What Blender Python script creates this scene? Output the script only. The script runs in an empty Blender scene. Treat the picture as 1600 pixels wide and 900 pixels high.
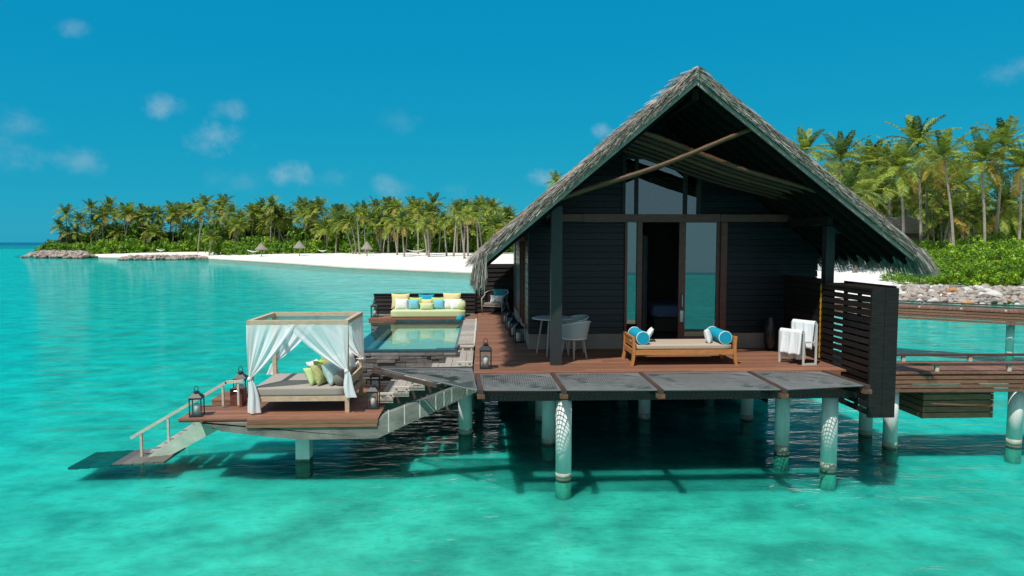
import bpy, bmesh, math, random
from mathutils import Vector, Matrix, noise
R = math.radians
PI = math.pi
random.seed(7)
sc = bpy.context.scene
col = sc.collection

# ------------------------------------------------------------------ camera
F = 1067.0
CAM_H = 4.0
YAW = math.atan(46 / F)
PITCH = math.atan(72 / F)
cam = bpy.data.cameras.new('camera')
cam.sensor_width = 36.0
cam.lens = F / 1600 * 36.0
cam.clip_start = 0.1
cam.clip_end = 9000
camo = bpy.data.objects.new('camera', cam)
col.objects.link(camo)
camo.location = (0, 0, CAM_H)
camo.rotation_euler = (PI / 2 - PITCH, 0, -YAW)
sc.camera = camo

# ------------------------------------------------------------------ light
SUN_TO = Vector((-0.35, -0.50, 1.0)).normalized()
sun = bpy.data.lights.new('sun', 'SUN')
sun.energy = 4.2
sun.angle = R(0.5)
sun.color = (1.0, 0.965, 0.90)
suno = bpy.data.objects.new('sun', sun)
col.objects.link(suno)
suno.rotation_euler = SUN_TO.to_track_quat('Z', 'Y').to_euler()
suno.location = (-20, -30, 60)
w = bpy.data.worlds.new('World')
sc.world = w
w.use_nodes = True
nt = w.node_tree
nt.nodes.clear()


def N(tree, t, **kw):
    n = tree.nodes.new(t)
    for k, v in kw.items():
        setattr(n, k, v)
    return n


def px_dir(px, py):
    d = Vector(((px - 800) / F, 1, -(py - 450) / F))
    return Matrix.Rotation(-YAW, 3, 'Z') @ (Matrix.Rotation(-PITCH, 3, 'X') @ d)


SKY_R, SKY_G, SKY_B = 0.016, 2.10, 4.5
sky = N(nt, 'ShaderNodeTexSky', sky_type='NISHITA', sun_disc=False)
sky.sun_elevation = math.asin(SUN_TO.z)
sky.sun_rotation = math.atan2(SUN_TO.x, SUN_TO.y)
sky.air_density = 1.0
sky.dust_density = 0.2
sky.ozone_density = 3.0
# the sky's own gradient, its contrast flattened per channel as in the photo
sep = N(nt, 'ShaderNodeSeparateColor')
nt.links.new(sky.outputs[0], sep.inputs[0])
tint = N(nt, 'ShaderNodeCombineColor')
for ch, (gain, power) in enumerate(((SKY_R, 1.5), (SKY_G, 0.30), (SKY_B, 0.10))):
    pw = N(nt, 'ShaderNodeMath', operation='POWER')
    nt.links.new(sep.outputs[ch], pw.inputs[0])
    pw.inputs[1].default_value = power
    mu = N(nt, 'ShaderNodeMath', operation='MULTIPLY')
    nt.links.new(pw.outputs[0], mu.inputs[0])
    mu.inputs[1].default_value = gain
    nt.links.new(mu.outputs[0], tint.inputs[ch])
tc = N(nt, 'ShaderNodeTexCoord')
nz = N(nt, 'ShaderNodeTexNoise')
nz.inputs['Scale'].default_value = 24
nz.inputs['Detail'].default_value = 7
nz.inputs['Roughness'].default_value = 0.62
nt.links.new(tc.outputs['Generated'], nz.inputs['Vector'])
nm = N(nt, 'ShaderNodeMapRange')
nm.inputs[1].default_value = 0.20
nm.inputs[2].default_value = 0.70
nt.links.new(nz.outputs[0], nm.inputs[0])
acc = None
CLOUDS = [(335, 218, 62, .60), (258, 165, 44, .45), (362, 172, 40, .42), (452, 275, 52, .55), (130, 250, 52, .38), (115, 45, 30, .26), (615, 292, 48, .36),
          (848, 276, 44, .55), (945, 205, 30, .60), (1582, 112, 44, .42), (30, 190, 60, .28), (700, 298, 40, .22), (520, 275, 45, .16), (372, 283, 60, .16), (-20, 240, 80, .25), (620, 190, 55, .10)]
for (cx, cy, r, amp) in CLOUDS:
    amp *= .78
    r *= .86
    d = px_dir(cx, cy).normalized()
    m = N(nt, 'ShaderNodeVectorMath', operation='SUBTRACT')
    nt.links.new(tc.outputs['Generated'], m.inputs[0])
    m.inputs[1].default_value = d
    s = N(nt, 'ShaderNodeVectorMath', operation='MULTIPLY')
    nt.links.new(m.outputs[0], s.inputs[0])
    s.inputs[1].default_value = (1, 1, 1.75)
    l = N(nt, 'ShaderNodeVectorMath', operation='LENGTH')
    nt.links.new(s.outputs[0], l.inputs[0])
    mr = N(nt, 'ShaderNodeMapRange', interpolation_type='SMOOTHSTEP')
    mr.inputs[1].default_value = 0.0
    mr.inputs[2].default_value = r / F * 0.98
    mr.inputs[3].default_value = amp
    mr.inputs[4].default_value = 0.0
    wa = N(nt, 'ShaderNodeMath', operation='MULTIPLY_ADD')       # ragged edge
    nt.links.new(nz.outputs[0], wa.inputs[0])
    wa.inputs[1].default_value = -r / F * 1.9
    nt.links.new(l.outputs['Value'], wa.inputs[2])
    mr.inputs[1].default_value = -r / F * 1.05
    mr.inputs[2].default_value = -r / F * 0.06
    nt.links.new(wa.outputs[0], mr.inputs[0])
    if acc is None:
        acc = mr.outputs[0]
    else:
        a = N(nt, 'ShaderNodeMath', operation='MAXIMUM')
        nt.links.new(acc, a.inputs[0])
        nt.links.new(mr.outputs[0], a.inputs[1])
        acc = a.outputs[0]
cm = N(nt, 'ShaderNodeMath', operation='MULTIPLY')
nt.links.new(acc, cm.inputs[0])
nt.links.new(nm.outputs[0], cm.inputs[1])
cmix = N(nt, 'ShaderNodeMix', data_type='RGBA')
nt.links.new(cm.outputs[0], cmix.inputs[0])
nt.links.new(tint.outputs[0], cmix.inputs[6])
cmix.inputs[7].default_value = (4.6, 6.0, 7.0, 1)
bg = N(nt, 'ShaderNodeBackground')
bg.inputs[1].default_value = 0.10
# white veil added to the unseen upper sky as neutral fill light
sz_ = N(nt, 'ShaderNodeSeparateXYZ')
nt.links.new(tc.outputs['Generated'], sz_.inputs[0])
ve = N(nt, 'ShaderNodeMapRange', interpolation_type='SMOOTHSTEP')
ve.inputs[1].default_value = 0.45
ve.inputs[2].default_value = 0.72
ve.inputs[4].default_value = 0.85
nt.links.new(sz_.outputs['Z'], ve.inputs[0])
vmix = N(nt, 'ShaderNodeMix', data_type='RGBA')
# the same white fill, added to the unseen sky behind the camera
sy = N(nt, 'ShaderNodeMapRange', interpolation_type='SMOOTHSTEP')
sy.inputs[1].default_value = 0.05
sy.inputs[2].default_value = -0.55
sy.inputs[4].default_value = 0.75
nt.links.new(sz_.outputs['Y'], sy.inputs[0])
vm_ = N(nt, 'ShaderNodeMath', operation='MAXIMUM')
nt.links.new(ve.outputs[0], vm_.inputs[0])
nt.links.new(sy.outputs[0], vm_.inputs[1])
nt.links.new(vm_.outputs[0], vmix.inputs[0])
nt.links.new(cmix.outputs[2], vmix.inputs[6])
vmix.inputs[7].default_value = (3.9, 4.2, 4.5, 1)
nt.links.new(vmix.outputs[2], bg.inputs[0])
wo = N(nt, 'ShaderNodeOutputWorld')
nt.links.new(bg.outputs[0], wo.inputs[0])

sc.view_settings.view_transform = 'Standard'
sc.view_settings.look = 'None'
sc.view_settings.exposure = 0.0
sc.view_settings.gamma = 1.0
sc.render.engine = 'CYCLES'
cy = sc.cycles
cy.use_denoising = True
cy.max_bounces = 10
cy.diffuse_bounces = 3
cy.glossy_bounces = 4
cy.transmission_bounces = 6
cy.transparent_max_bounces = 24
cy.caustics_reflective = False
cy.caustics_refractive = False
cy.sample_clamp_indirect = 6.0


# ------------------------------------------------------------------ geometry helpers
def at(px, py, Y=None, z=None, X=None):
    d = px_dir(px, py)
    t = Y / d.y if Y is not None else ((z - CAM_H) / d.z if z is not None else X / d.x)
    return Vector((0, 0, CAM_H)) + d * t


class MB:
    """collects faces; build() links them as one mesh object"""
    def __init__(self):
        self.v, self.f, self.m, self.mi = [], [], [], 0

    def add(self, verts, faces, M=None):
        o = len(self.v)
        self.v += [tuple(M @ Vector(p)) if M is not None else tuple(p) for p in verts]
        self.f += [tuple(o + i for i in fc) for fc in faces]
        self.m += [self.mi] * len(faces)
        return self

    def box(self, x0, x1, y0, y1, z0, z1, M=None):
        return self.add([(x0, y0, z0), (x1, y0, z0), (x1, y1, z0), (x0, y1, z0), (x0, y0, z1), (x1, y0, z1), (x1, y1, z1), (x0, y1, z1)],
                        [(3, 2, 1, 0), (4, 5, 6, 7), (0, 1, 5, 4), (1, 2, 6, 5), (2, 3, 7, 6), (3, 0, 4, 7)], M)

    def bar(self, p, q, wd, h, up=(0, 0, 1)):
        p, q = Vector(p), Vector(q)
        d = (q - p)
        L = d.length
        d.normalize()
        s = d.cross(Vector(up))
        if s.length < 1e-5:
            s = d.cross(Vector((0, 1, 0)))
        s.normalize()
        u = s.cross(d)
        M = Matrix((( *s, 0), (*d, 0), (*u, 0), (0, 0, 0, 1))).transposed()
        M.translation = p
        return self.box(-wd / 2, wd / 2, 0, L, -h / 2, h / 2, M)

    def tube(self, pts, rad, n=8, caps=True):
        pts = [Vector(p) for p in pts]
        if not hasattr(rad, '__len__'):
            rad = [rad] * len(pts)
        vs, fs = [], []
        prev = None
        for i, p in enumerate(pts):
            t = (pts[min(i + 1, len(pts) - 1)] - pts[max(i - 1, 0)]).normalized()
            if prev is None:
                a = Vector((1, 0, 0)) if abs(t.x) < 0.9 else Vector((0, 1, 0))
                s = t.cross(a).normalized()
            else:
                s = (prev - t * prev.dot(t)).normalized()
            prev = s
            u = t.cross(s)
            for k in range(n):
                an = 2 * PI * k / n
                vs.append(p + (s * math.cos(an) + u * math.sin(an)) * rad[i])
        for i in range(len(pts) - 1):
            for k in range(n):
                fs.append((i * n + k, i * n + (k + 1) % n, (i + 1) * n + (k + 1) % n, (i + 1) * n + k))
        if caps:
            fs.append(tuple(range(n - 1, -1, -1)))
            fs.append(tuple((len(pts) - 1) * n + k for k in range(n)))
        return self.add(vs, fs)

    def lathe(self, prof, c=(0, 0, 0), n=20):
        c = Vector(c)
        return self.tube_z([(c.x, c.y, c.z + z) for r, z in prof], [r for r, z in prof], n)

    def tube_z(self, pts, rad, n):
        vs, fs = [], []
        for p, r in zip(pts, rad):
            for k in range(n):
                an = 2 * PI * k / n
                vs.append((p[0] + r * math.cos(an), p[1] + r * math.sin(an), p[2]))
        for i in range(len(pts) - 1):
            for k in range(n):
                fs.append((i * n + k, i * n + (k + 1) % n, (i + 1) * n + (k + 1) % n, (i + 1) * n + k))
        fs.append(tuple(range(n - 1, -1, -1)))
        fs.append(tuple((len(pts) - 1) * n + k for k in range(n)))
        return self.add(vs, fs)

    def prism(self, poly, y0, y1, M=None):
        """poly = [(x,z)] counter-clockwise seen from -Y, extruded along Y"""
        n = len(poly)
        vs = [(x, y0, z) for x, z in poly] + [(x, y1, z) for x, z in poly]
        fs = [tuple(range(n)), tuple(range(2 * n - 1, n - 1, -1))] + [(i, i + n, (i + 1) % n + n, (i + 1) % n) for i in range(n)]
        return self.add(vs, fs, M)

    def slab(self, poly, z0, z1):
        n = len(poly)
        vs = [(x, y, z0) for x, y in poly] + [(x, y, z1) for x, y in poly]
        fs = [tuple(range(n - 1, -1, -1)), tuple(range(n, 2 * n))] + [(i, (i + 1) % n, (i + 1) % n + n, i + n) for i in range(n)]
        return self.add(vs, fs)

    def grid(self, fn, nu, nv, close_u=False):
        vs = [fn(i / nu, j / nv) for j in range(nv + 1) for i in range(nu + 1)]
        fs = [(j * (nu + 1) + i, j * (nu + 1) + i + 1, (j + 1) * (nu + 1) + i + 1, (j + 1) * (nu + 1) + i) for j in range(nv) for i in range(nu)]
        return self.add(vs, fs)

    def rbox(self, x0, x1, y0, y1, z0, z1, r=0.03, M=None, puff=0.0):
        """rounded box (cushions, mattresses)"""
        n = 10
        cx, cy_, cz = (x0 + x1) / 2, (y0 + y1) / 2, (z0 + z1) / 2
        hx, hy, hz = (x1 - x0) / 2, (y1 - y0) / 2, (z1 - z0) / 2
        bm = bmesh.new()
        bmesh.ops.create_cube(bm, size=2)
        bmesh.ops.subdivide_edges(bm, edges=bm.edges, cuts=n, use_grid_fill=True)
        vs = []
        for v in bm.verts:
            p = v.co
            q = Vector((p.x * hx, p.y * hy, p.z * hz))
            i = Vector((max(-hx + r, min(hx - r, q.x)), max(-hy + r, min(hy - r, q.y)), max(-hz + r, min(hz - r, q.z))))
            d = q - i
            if d.length > 1e-6:
                q = i + d.normalized() * r
            q.z += puff * (1 - p.x ** 2) * (1 - p.y ** 2) * (1 if p.z > 0 else 0) * max(p.z, 0)
            vs.append((q.x + cx, q.y + cy_, q.z + cz))
        fs = [tuple(v.index for v in f.verts) for f in bm.faces]
        bm.free()
        return self.add(vs, fs, M)

    def pillow(self, c, wd, h, t, rz=0.0, tilt=0.0, roll=0.0, n=12):
        M = Matrix.Translation(c) @ Matrix.Rotation(rz, 4, 'Z') @ Matrix.Rotation(tilt, 4, 'X') @ Matrix.Rotation(roll, 4, 'Y')
        for s in (-1, 1):
            def fn(u, v, s=s):
                a, b = u * 2 - 1, v * 2 - 1
                th = ((1 - a * a) * (1 - b * b)) ** 0.42
                k = 0.09
                x = a * wd / 2 * (1 - k * (1 - b * b) * abs(a) ** 2)
                z = b * h / 2 * (1 - k * (1 - a * a) * abs(b) ** 2)
                th *= 1 + 0.10 * noise.noise(Vector((c[0] * 7 + a * 1.7, c[1] * 5 + b * 1.7, s)))
                return M @ Vector((x if s < 0 else x, s * t / 2 * th, z))
            o = len(self.v)
            self.grid(fn, n, n)
            if s > 0:
                k = n * n
                self.f[-k:] = [tuple(reversed(f)) for f in self.f[-k:]]
        return self

    def build(self, name, mats, parent=None, smooth=False, org=None):
        me = bpy.data.meshes.new(name)
        if parent is not None:
            o0 = Vector((0, 0, 0))
            p = parent
            while p is not None:
                o0 += Vector(p.location)
                p = p.parent
            loc = Vector((0, 0, 0))
        elif org is not None:
            o0 = Vector(org)
            loc = o0
        else:
            xs = [v[0] for v in self.v]
            ys = [v[1] for v in self.v]
            o0 = Vector(((min(xs) + max(xs)) / 2, (min(ys) + max(ys)) / 2, min(v[2] for v in self.v)))
            loc = o0
        me.from_pydata([(x - o0.x, y - o0.y, z - o0.z) for x, y, z in self.v], [], self.f)
        for m in (mats if isinstance(mats, (list, tuple)) else [mats]):
            me.materials.append(m)
        if any(self.m):
            me.polygons.foreach_set('material_index', self.m)
        if smooth:
            me.polygons.foreach_set('use_smooth', [True] * len(me.polygons))
        me.update()
        ob = bpy.data.objects.new(name, me)
        col.objects.link(ob)
        ob.location = loc
        if parent is not None:
            ob.parent = parent
        return ob


def tag(o, label=None, cat=None, group=None, kind=None):
    if label:
        o['label'] = label
    if cat:
        o['category'] = cat
    if group:
        o['group'] = group
    if kind:
        o['kind'] = kind
    return o


def thing(name, label, cat, loc=(0, 0, 0), group=None):
    o = bpy.data.objects.new(name, None)
    col.objects.link(o)
    o.location = loc
    o.empty_display_size = 0.2
    return tag(o, label, cat, group)


KIDS = {}


def copy_tree(o, parent=None):
    c = o.copy()
    col.objects.link(c)
    if parent is not None:
        c.parent = parent
    for ch in [x for x in bpy.data.objects if x.parent == o]:
        copy_tree(ch, c)
    return c


# ------------------------------------------------------------------ materials
def mat(name, c, rough=0.6, var=0.25, scale=6.0, stretch=(1, 1, 1), island=0.0, bump=0.0, spec=0.5, c2=None, bscale=None, metallic=0.0, detail=5.0, transl=0.0):
    m = bpy.data.materials.new(name)
    m.use_nodes = True
    t = m.node_tree
    b = t.nodes['Principled BSDF']
    b.inputs['Roughness'].default_value = rough
    b.inputs['Specular IOR Level'].default_value = spec
    b.inputs['Metallic'].default_value = metallic
    tcn = N(t, 'ShaderNodeTexCoord')
    mp = N(t, 'ShaderNodeMapping')
    mp.inputs['Scale'].default_value = stretch
    t.links.new(tcn.outputs['Object'], mp.inputs[0])
    nzn = N(t, 'ShaderNodeTexNoise')
    nzn.inputs['Scale'].default_value = scale
    nzn.inputs['Detail'].default_value = detail
    nzn.inputs['Roughness'].default_value = 0.6
    t.links.new(mp.outputs[0], nzn.inputs['Vector'])
    mrn = N(t, 'ShaderNodeMapRange')
    mrn.inputs[1].default_value = 0.30
    mrn.inputs[2].default_value = 0.70
    t.links.new(nzn.outputs[0], mrn.inputs[0])
    mx = N(t, 'ShaderNodeMix', data_type='RGBA')
    t.links.new(mrn.outputs[0], mx.inputs[0])
    lo = c2 if c2 else tuple(x * (1 - var) for x in c)
    hi = c if c2 else tuple(x * (1 + var) for x in c)
    mx.inputs[6].default_value = (*lo, 1)
    mx.inputs[7].default_value = (*hi, 1)
    out = mx.outputs[2]
    if island:
        g = N(t, 'ShaderNodeNewGeometry')
        mr2 = N(t, 'ShaderNodeMapRange')
        mr2.inputs[3].default_value = 1 - island
        mr2.inputs[4].default_value = 1 + island
        t.links.new(g.outputs['Random Per Island'], mr2.inputs[0])
        vm = N(t, 'ShaderNodeVectorMath', operation='SCALE')
        t.links.new(out, vm.inputs[0])
        t.links.new(mr2.outputs[0], vm.inputs['Scale'])
        out = vm.outputs[0]
    t.links.new(out, b.inputs['Base Color'])
    if bump:
        bn = N(t, 'ShaderNodeBump')
        bn.inputs['Strength'].default_value = bump
        bn.inputs['Distance'].default_value = 0.02
        if bscale:
            n2 = N(t, 'ShaderNodeTexNoise')
            n2.inputs['Scale'].default_value = bscale
            n2.inputs['Detail'].default_value = 4
            t.links.new(mp.outputs[0], n2.inputs['Vector'])
            t.links.new(n2.outputs[0], bn.inputs['Height'])
        else:
            t.links.new(nzn.outputs[0], bn.inputs['Height'])
        t.links.new(bn.outputs[0], b.inputs['Normal'])
    if transl:
        tr = N(t, 'ShaderNodeBsdfTranslucent')
        t.links.new(out, tr.inputs[0])
        ms = N(t, 'ShaderNodeMixShader')
        ms.inputs[0].default_value = transl
        t.links.new(b.outputs[0], ms.inputs[1])
        t.links.new(tr.outputs[0], ms.inputs[2])
        t.links.new(ms.outputs[0], t.nodes['Material Output'].inputs[0])
    return m


def glass_mat(name, refl, trans=(0.75, 0.85, 0.85), gcol=(0.9, 0.95, 0.95), rough=0.01):
    m = bpy.data.materials.new(name)
    m.use_nodes = True
    t = m.node_tree
    t.nodes.remove(t.nodes['Principled BSDF'])
    tr = N(t, 'ShaderNodeBsdfTransparent')
    tr.inputs[0].default_value = (*trans, 1)
    gl = N(t, 'ShaderNodeBsdfGlossy')
    gl.inputs['Roughness'].default_value = rough
    gl.inputs[0].default_value = (*gcol, 1)
    ms = N(t, 'ShaderNodeMixShader')
    ms.inputs[0].default_value = refl
    t.links.new(tr.outputs[0], ms.inputs[1])
    t.links.new(gl.outputs[0], ms.inputs[2])
    t.links.new(ms.outputs[0], t.nodes['Material Output'].inputs[0])
    return m


def sheer_mat(name):
    m = bpy.data.materials.new(name)
    m.use_nodes = True
    t = m.node_tree
    b = t.nodes['Principled BSDF']
    b.inputs['Base Color'].default_value = (0.94, 0.95, 0.97, 1)
    b.inputs['Roughness'].default_value = 0.8
    b.inputs['Specular IOR Level'].default_value = 0.1
    tl = N(t, 'ShaderNodeBsdfTranslucent')
    tl.inputs[0].default_value = (0.88, 0.90, 0.93, 1)
    m1 = N(t, 'ShaderNodeMixShader')
    m1.inputs[0].default_value = 0.22
    t.links.new(b.outputs[0], m1.inputs[1])
    t.links.new(tl.outputs[0], m1.inputs[2])
    tr = N(t, 'ShaderNodeBsdfTransparent')
    lw = N(t, 'ShaderNodeLayerWeight')
    lw.inputs[0].default_value = 0.35
    mr = N(t, 'ShaderNodeMapRange')
    mr.inputs[3].default_value = 0.80
    mr.inputs[4].default_value = 1.0
    t.links.new(lw.outputs['Facing'], mr.inputs[0])
    m2 = N(t, 'ShaderNodeMixShader')
    t.links.new(mr.outputs[0], m2.inputs[0])
    t.links.new(tr.outputs[0], m2.inputs[1])
    t.links.new(m1.outputs[0], m2.inputs[2])
    t.links.new(m2.outputs[0], t.nodes['Material Output'].inputs[0])
    return m


def water_mat(name, tintc, tint2, bumps, fres=0.75, dist=1.0):
    m = bpy.data.materials.new(name)
    m.use_nodes = True
    t = m.node_tree
    t.nodes.remove(t.nodes['Principled BSDF'])
    tcn = N(t, 'ShaderNodeTexCoord')
    h = None
    for (scl, st, amp, det) in bumps:
        mp = N(t, 'ShaderNodeMapping')
        mp.inputs['Scale'].default_value = st
        mp.inputs['Rotation'].default_value = (0, 0, random.uniform(-.25, .25))
        t.links.new(tcn.outputs['Object'], mp.inputs[0])
        n = N(t, 'ShaderNodeTexNoise')
        n.inputs['Scale'].default_value = scl
        n.inputs['Detail'].default_value = det
        t.links.new(mp.outputs[0], n.inputs['Vector'])
        a = N(t, 'ShaderNodeMath', operation='MULTIPLY')
        t.links.new(n.outputs[0], a.inputs[0])
        a.inputs[1].default_value = amp
        if h is None:
            h = a.outputs[0]
        else:
            s = N(t, 'ShaderNodeMath', operation='ADD')
            t.links.new(h, s.inputs[0])
            t.links.new(a.outputs[0], s.inputs[1])
            h = s.outputs[0]
    bn = N(t, 'ShaderNodeBump')
    bn.inputs['Strength'].default_value = 1.0
    bn.inputs['Distance'].default_value = dist
    t.links.new(h, bn.inputs['Height'])
    fr = N(t, 'ShaderNodeFresnel')
    fr.inputs[0].default_value = 1.33
    t.links.new(bn.outputs[0], fr.inputs['Normal'])
    fm = N(t, 'ShaderNodeMath', operation='MULTIPLY')
    t.links.new(fr.outputs[0], fm.inputs[0])
    fm.inputs[1].default_value = fres
    gl = N(t, 'ShaderNodeBsdfGlossy')
    gl.inputs['Roughness'].default_value = 0.03
    t.links.new(bn.outputs[0], gl.inputs['Normal'])
    tr = N(t, 'ShaderNodeBsdfTransparent')
    # absorption grows with the path through the water: steep rays keep more red than shallow ones
    lw = N(t, 'ShaderNodeLayerWeight')
    lw.inputs[0].default_value = 0.5
    mr = N(t, 'ShaderNodeMapRange')
    mr.inputs[1].default_value = 0.55
    mr.inputs[2].default_value = 0.86
    t.links.new(lw.outputs['Facing'], mr.inputs[0])
    mx = N(t, 'ShaderNodeMix', data_type='RGBA')
    t.links.new(mr.outputs[0], mx.inputs[0])
    mx.inputs[6].default_value = (*tintc, 1)
    mx.inputs[7].default_value = (*tint2, 1)
    t.links.new(mx.outputs[2], tr.inputs[0])
    ms = N(t, 'ShaderNodeMixShader')
    t.links.new(fm.outputs[0], ms.inputs[0])
    t.links.new(tr.outputs[0], ms.inputs[1])
    t.links.new(gl.outputs[0], ms.inputs[2])
    t.links.new(ms.outputs[0], t.nodes['Material Output'].inputs[0])
    return m


def seabed_mat():
    m = bpy.data.materials.new('seabed_sand')
    m.use_nodes = True
    t = m.node_tree
    b = t.nodes['Principled BSDF']
    b.inputs['Roughness'].default_value = 0.95
    b.inputs['Specular IOR Level'].default_value = 0.0
    b.inputs['Subsurface Weight'].default_value = 1.0     # light spreads in the milky shallow water
    b.inputs['Subsurface Radius'].default_value = (0.35, 0.5, 0.5)
    b.inputs['Subsurface Scale'].default_value = 1.7
    tcn = N(t, 'ShaderNodeTexCoord')

    def nz_(scale, st, det, lo, hi, rough=0.55):
        mp = N(t, 'ShaderNodeMapping')
        mp.inputs['Scale'].default_value = st
        t.links.new(tcn.outputs['Object'], mp.inputs[0])
        n = N(t, 'ShaderNodeTexNoise')
        n.inputs['Scale'].default_value = scale
        n.inputs['Detail'].default_value = det
        n.inputs['Roughness'].default_value = rough
        t.links.new(mp.outputs[0], n.inputs['Vector'])
        r = N(t, 'ShaderNodeMapRange')
        r.inputs[1].default_value = lo
        r.inputs[2].default_value = hi
        t.links.new(n.outputs[0], r.inputs[0])
        return r.outputs[0]

    def mix(f, a, b_, fac=1.0):
        x = N(t, 'ShaderNodeMix', data_type='RGBA')
        if fac != 1.0:
            q = N(t, 'ShaderNodeMath', operation='MULTIPLY')
            t.links.new(f, q.inputs[0])
            q.inputs[1].default_value = fac
            f = q.outputs[0]
        t.links.new(f, x.inputs[0])
        for i, c in ((6, a), (7, b_)):
            if isinstance(c, tuple):
                x.inputs[i].default_value = (*c, 1)
            else:
                t.links.new(c, x.inputs[i])
        return x.outputs[2]
    c = mix(nz_(1.0, (1, 1.25, 1), 9, .34, .66, .60), (0.40, 0.43, 0.42), (1.0, 0.97, 0.90))
    c = mix(nz_(0.30, (1, 1.5, 1), 4, .45, .68), c, (0.50, 0.50, 0.46), 0.45)
    c = mix(nz_(5.5, (1, 1.5, 1), 6, .52, .70, .65), c, (0.36, 0.38, 0.36), 0.45)          # scattered coral crumbs
    c = mix(nz_(0.045, (1, 2.2, 1), 5, .52, .70), c, (0.36, 0.36, 0.38), 0.40)        # weed beds
    c = mix(nz_(0.016, (1, 3.5, 1), 4, .50, .66), c, (0.38, 0.50, 0.60), 0.45)
    # the reef drops off far out: deep blue water beyond it
    sp = N(t, 'ShaderNodeSeparateXYZ')
    t.links.new(tcn.outputs['Object'], sp.inputs[0])
    dr = N(t, 'ShaderNodeMapRange', interpolation_type='SMOOTHSTEP')
    rf = N(t, 'ShaderNodeMapRange', interpolation_type='SMOOTHSTEP')
    rf.inputs[1].default_value = 400
    rf.inputs[2].default_value = 470
    t.links.new(sp.outputs['Y'], rf.inputs[0])
    c = mix(rf.outputs[0], c, (0.30, 0.22, 0.24))       # weed flat along the reef edge
    dr.inputs[1].default_value = 760
    dr.inputs[2].default_value = 900
    t.links.new(sp.outputs['Y'], dr.inputs[0])
    c = mix(dr.outputs[0], c, (0.0, 0.06, 0.24))
    t.links.new(c, b.inputs['Base Color'])
    return m


M = {}
M['deck'] = mat('deck_boards', (0.245, 0.110, 0.064), 0.65, 0.26, 3, (1, 14, 14), island=0.24, bump=0.15)
M['grey_plank'] = mat('weathered_planks', (0.36, 0.32, 0.285), 0.8, 0.22, 3, (12, 1.2, 12), island=0.20, bump=0.2)
M['walk_wood'] = mat('brown_walkway_wood', (0.215, 0.100, 0.062), 0.7, 0.25, 3, (2, 8, 8), island=0.22, bump=0.2)
M['black_wood'] = mat('black_stained_wood', (0.0175, 0.0130, 0.0125), 0.45, 0.4, 5, (1, 8, 8), island=0.4, bump=0.2, spec=0.3)
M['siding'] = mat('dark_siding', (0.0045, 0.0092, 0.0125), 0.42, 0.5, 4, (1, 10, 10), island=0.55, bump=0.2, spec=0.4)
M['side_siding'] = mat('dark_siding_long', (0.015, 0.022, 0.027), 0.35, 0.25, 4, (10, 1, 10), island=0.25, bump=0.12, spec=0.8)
M['red_wood'] = mat('dark_red_wood', (0.155, 0.052, 0.040), 0.45, 0.3, 4, (1.5, 8, 8), bump=0.1)
M['post'] = mat('post_grey_black', (0.026, 0.028, 0.031), 0.5, 0.2, 5, (8, 8, 1), bump=0.1)
M['barge'] = mat('bargeboard_grey', (0.36, 0.28, 0.255), 0.75, 0.3, 3, (2, 2, 2), bump=0.2)
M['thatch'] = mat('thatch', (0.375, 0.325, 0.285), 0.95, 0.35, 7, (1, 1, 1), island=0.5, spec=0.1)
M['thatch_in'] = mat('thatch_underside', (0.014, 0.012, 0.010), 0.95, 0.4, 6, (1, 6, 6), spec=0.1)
M['bamboo'] = mat('bamboo', (0.10, 0.042, 0.015), 0.5, 0.45, 3, (3, 12, 12), bump=0.1)
M['bamboo_dark'] = mat('bamboo_dark', (0.040, 0.014, 0.006), 0.55, 0.45, 3, (3, 12, 12), bump=0.1)
M['plinth'] = mat('plinth_render', (0.30, 0.265, 0.225), 0.85, 0.12, 2, bump=0.1)
M['pile'] = mat('pile_paint', (0.84, 0.79, 0.765), 0.65, 0.14, 4, (2, 2, .5), bump=0.15)
M['pile_foot'] = mat('pile_foot_algae', (0.10, 0.115, 0.085), 0.7, 0.4, 9)
M['pile_stain'] = mat('pile_tide_stain', (0.55, 0.54, 0.46), 0.8, 0.0, 11, (1, 1, .35), c2=(0.26, 0.26, 0.20))
M['concrete'] = mat('stained_concrete', (0.30, 0.285, 0.25), 0.85, 0.0, 1.9, (1, 1, 1.6), c2=(0.105, 0.105, 0.095), bump=0.35, bscale=14, detail=9)
M['drip'] = mat('lime_drips', (0.62, 0.60, 0.54), 0.9, 0.15, 6)
M['slate'] = mat('stacked_slate', (0.155, 0.14, 0.13), 0.8, 0.4, 5, (1, 1, 3), island=0.55, bump=0.5)
M['pool_tile'] = mat('pool_dark_tile', (0.050, 0.068, 0.080), 0.25, 0.2, 8, island=0.1)
M['pool_floor'] = mat('pool_floor', (0.36, 0.52, 0.44), 0.5, 0.12, 6)
M['net'] = mat('net_cord', (0.145, 0.15, 0.155), 0.8, 0.12, 4)
M['beam_brown'] = mat('brown_steel_beam', (0.075, 0.043, 0.036), 0.55, 0.3, 5, bump=0.1)
M['rust'] = mat('rusty_plate', (0.16, 0.075, 0.04), 0.8, 0.4, 12)
M['teak'] = mat('teak', (0.50, 0.215, 0.065), 0.45, 0.2, 3, (3, 10, 10), bump=0.08)
M['pale_teak'] = mat('weathered_teak', (0.56, 0.42, 0.29), 0.6, 0.2, 3, (3, 10, 10), bump=0.08)
M['mattress'] = mat('taupe_canvas', (0.37, 0.325, 0.285), 0.9, 0.06, 30, bump=0.05, spec=0.2)
M['mattress_tan'] = mat('tan_canvas', (0.47, 0.385, 0.30), 0.9, 0.06, 30, bump=0.05, spec=0.2)
M['bolster_grey'] = mat('grey_canvas', (0.20, 0.18, 0.165), 0.9, 0.07, 30, bump=0.05, spec=0.2)
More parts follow.
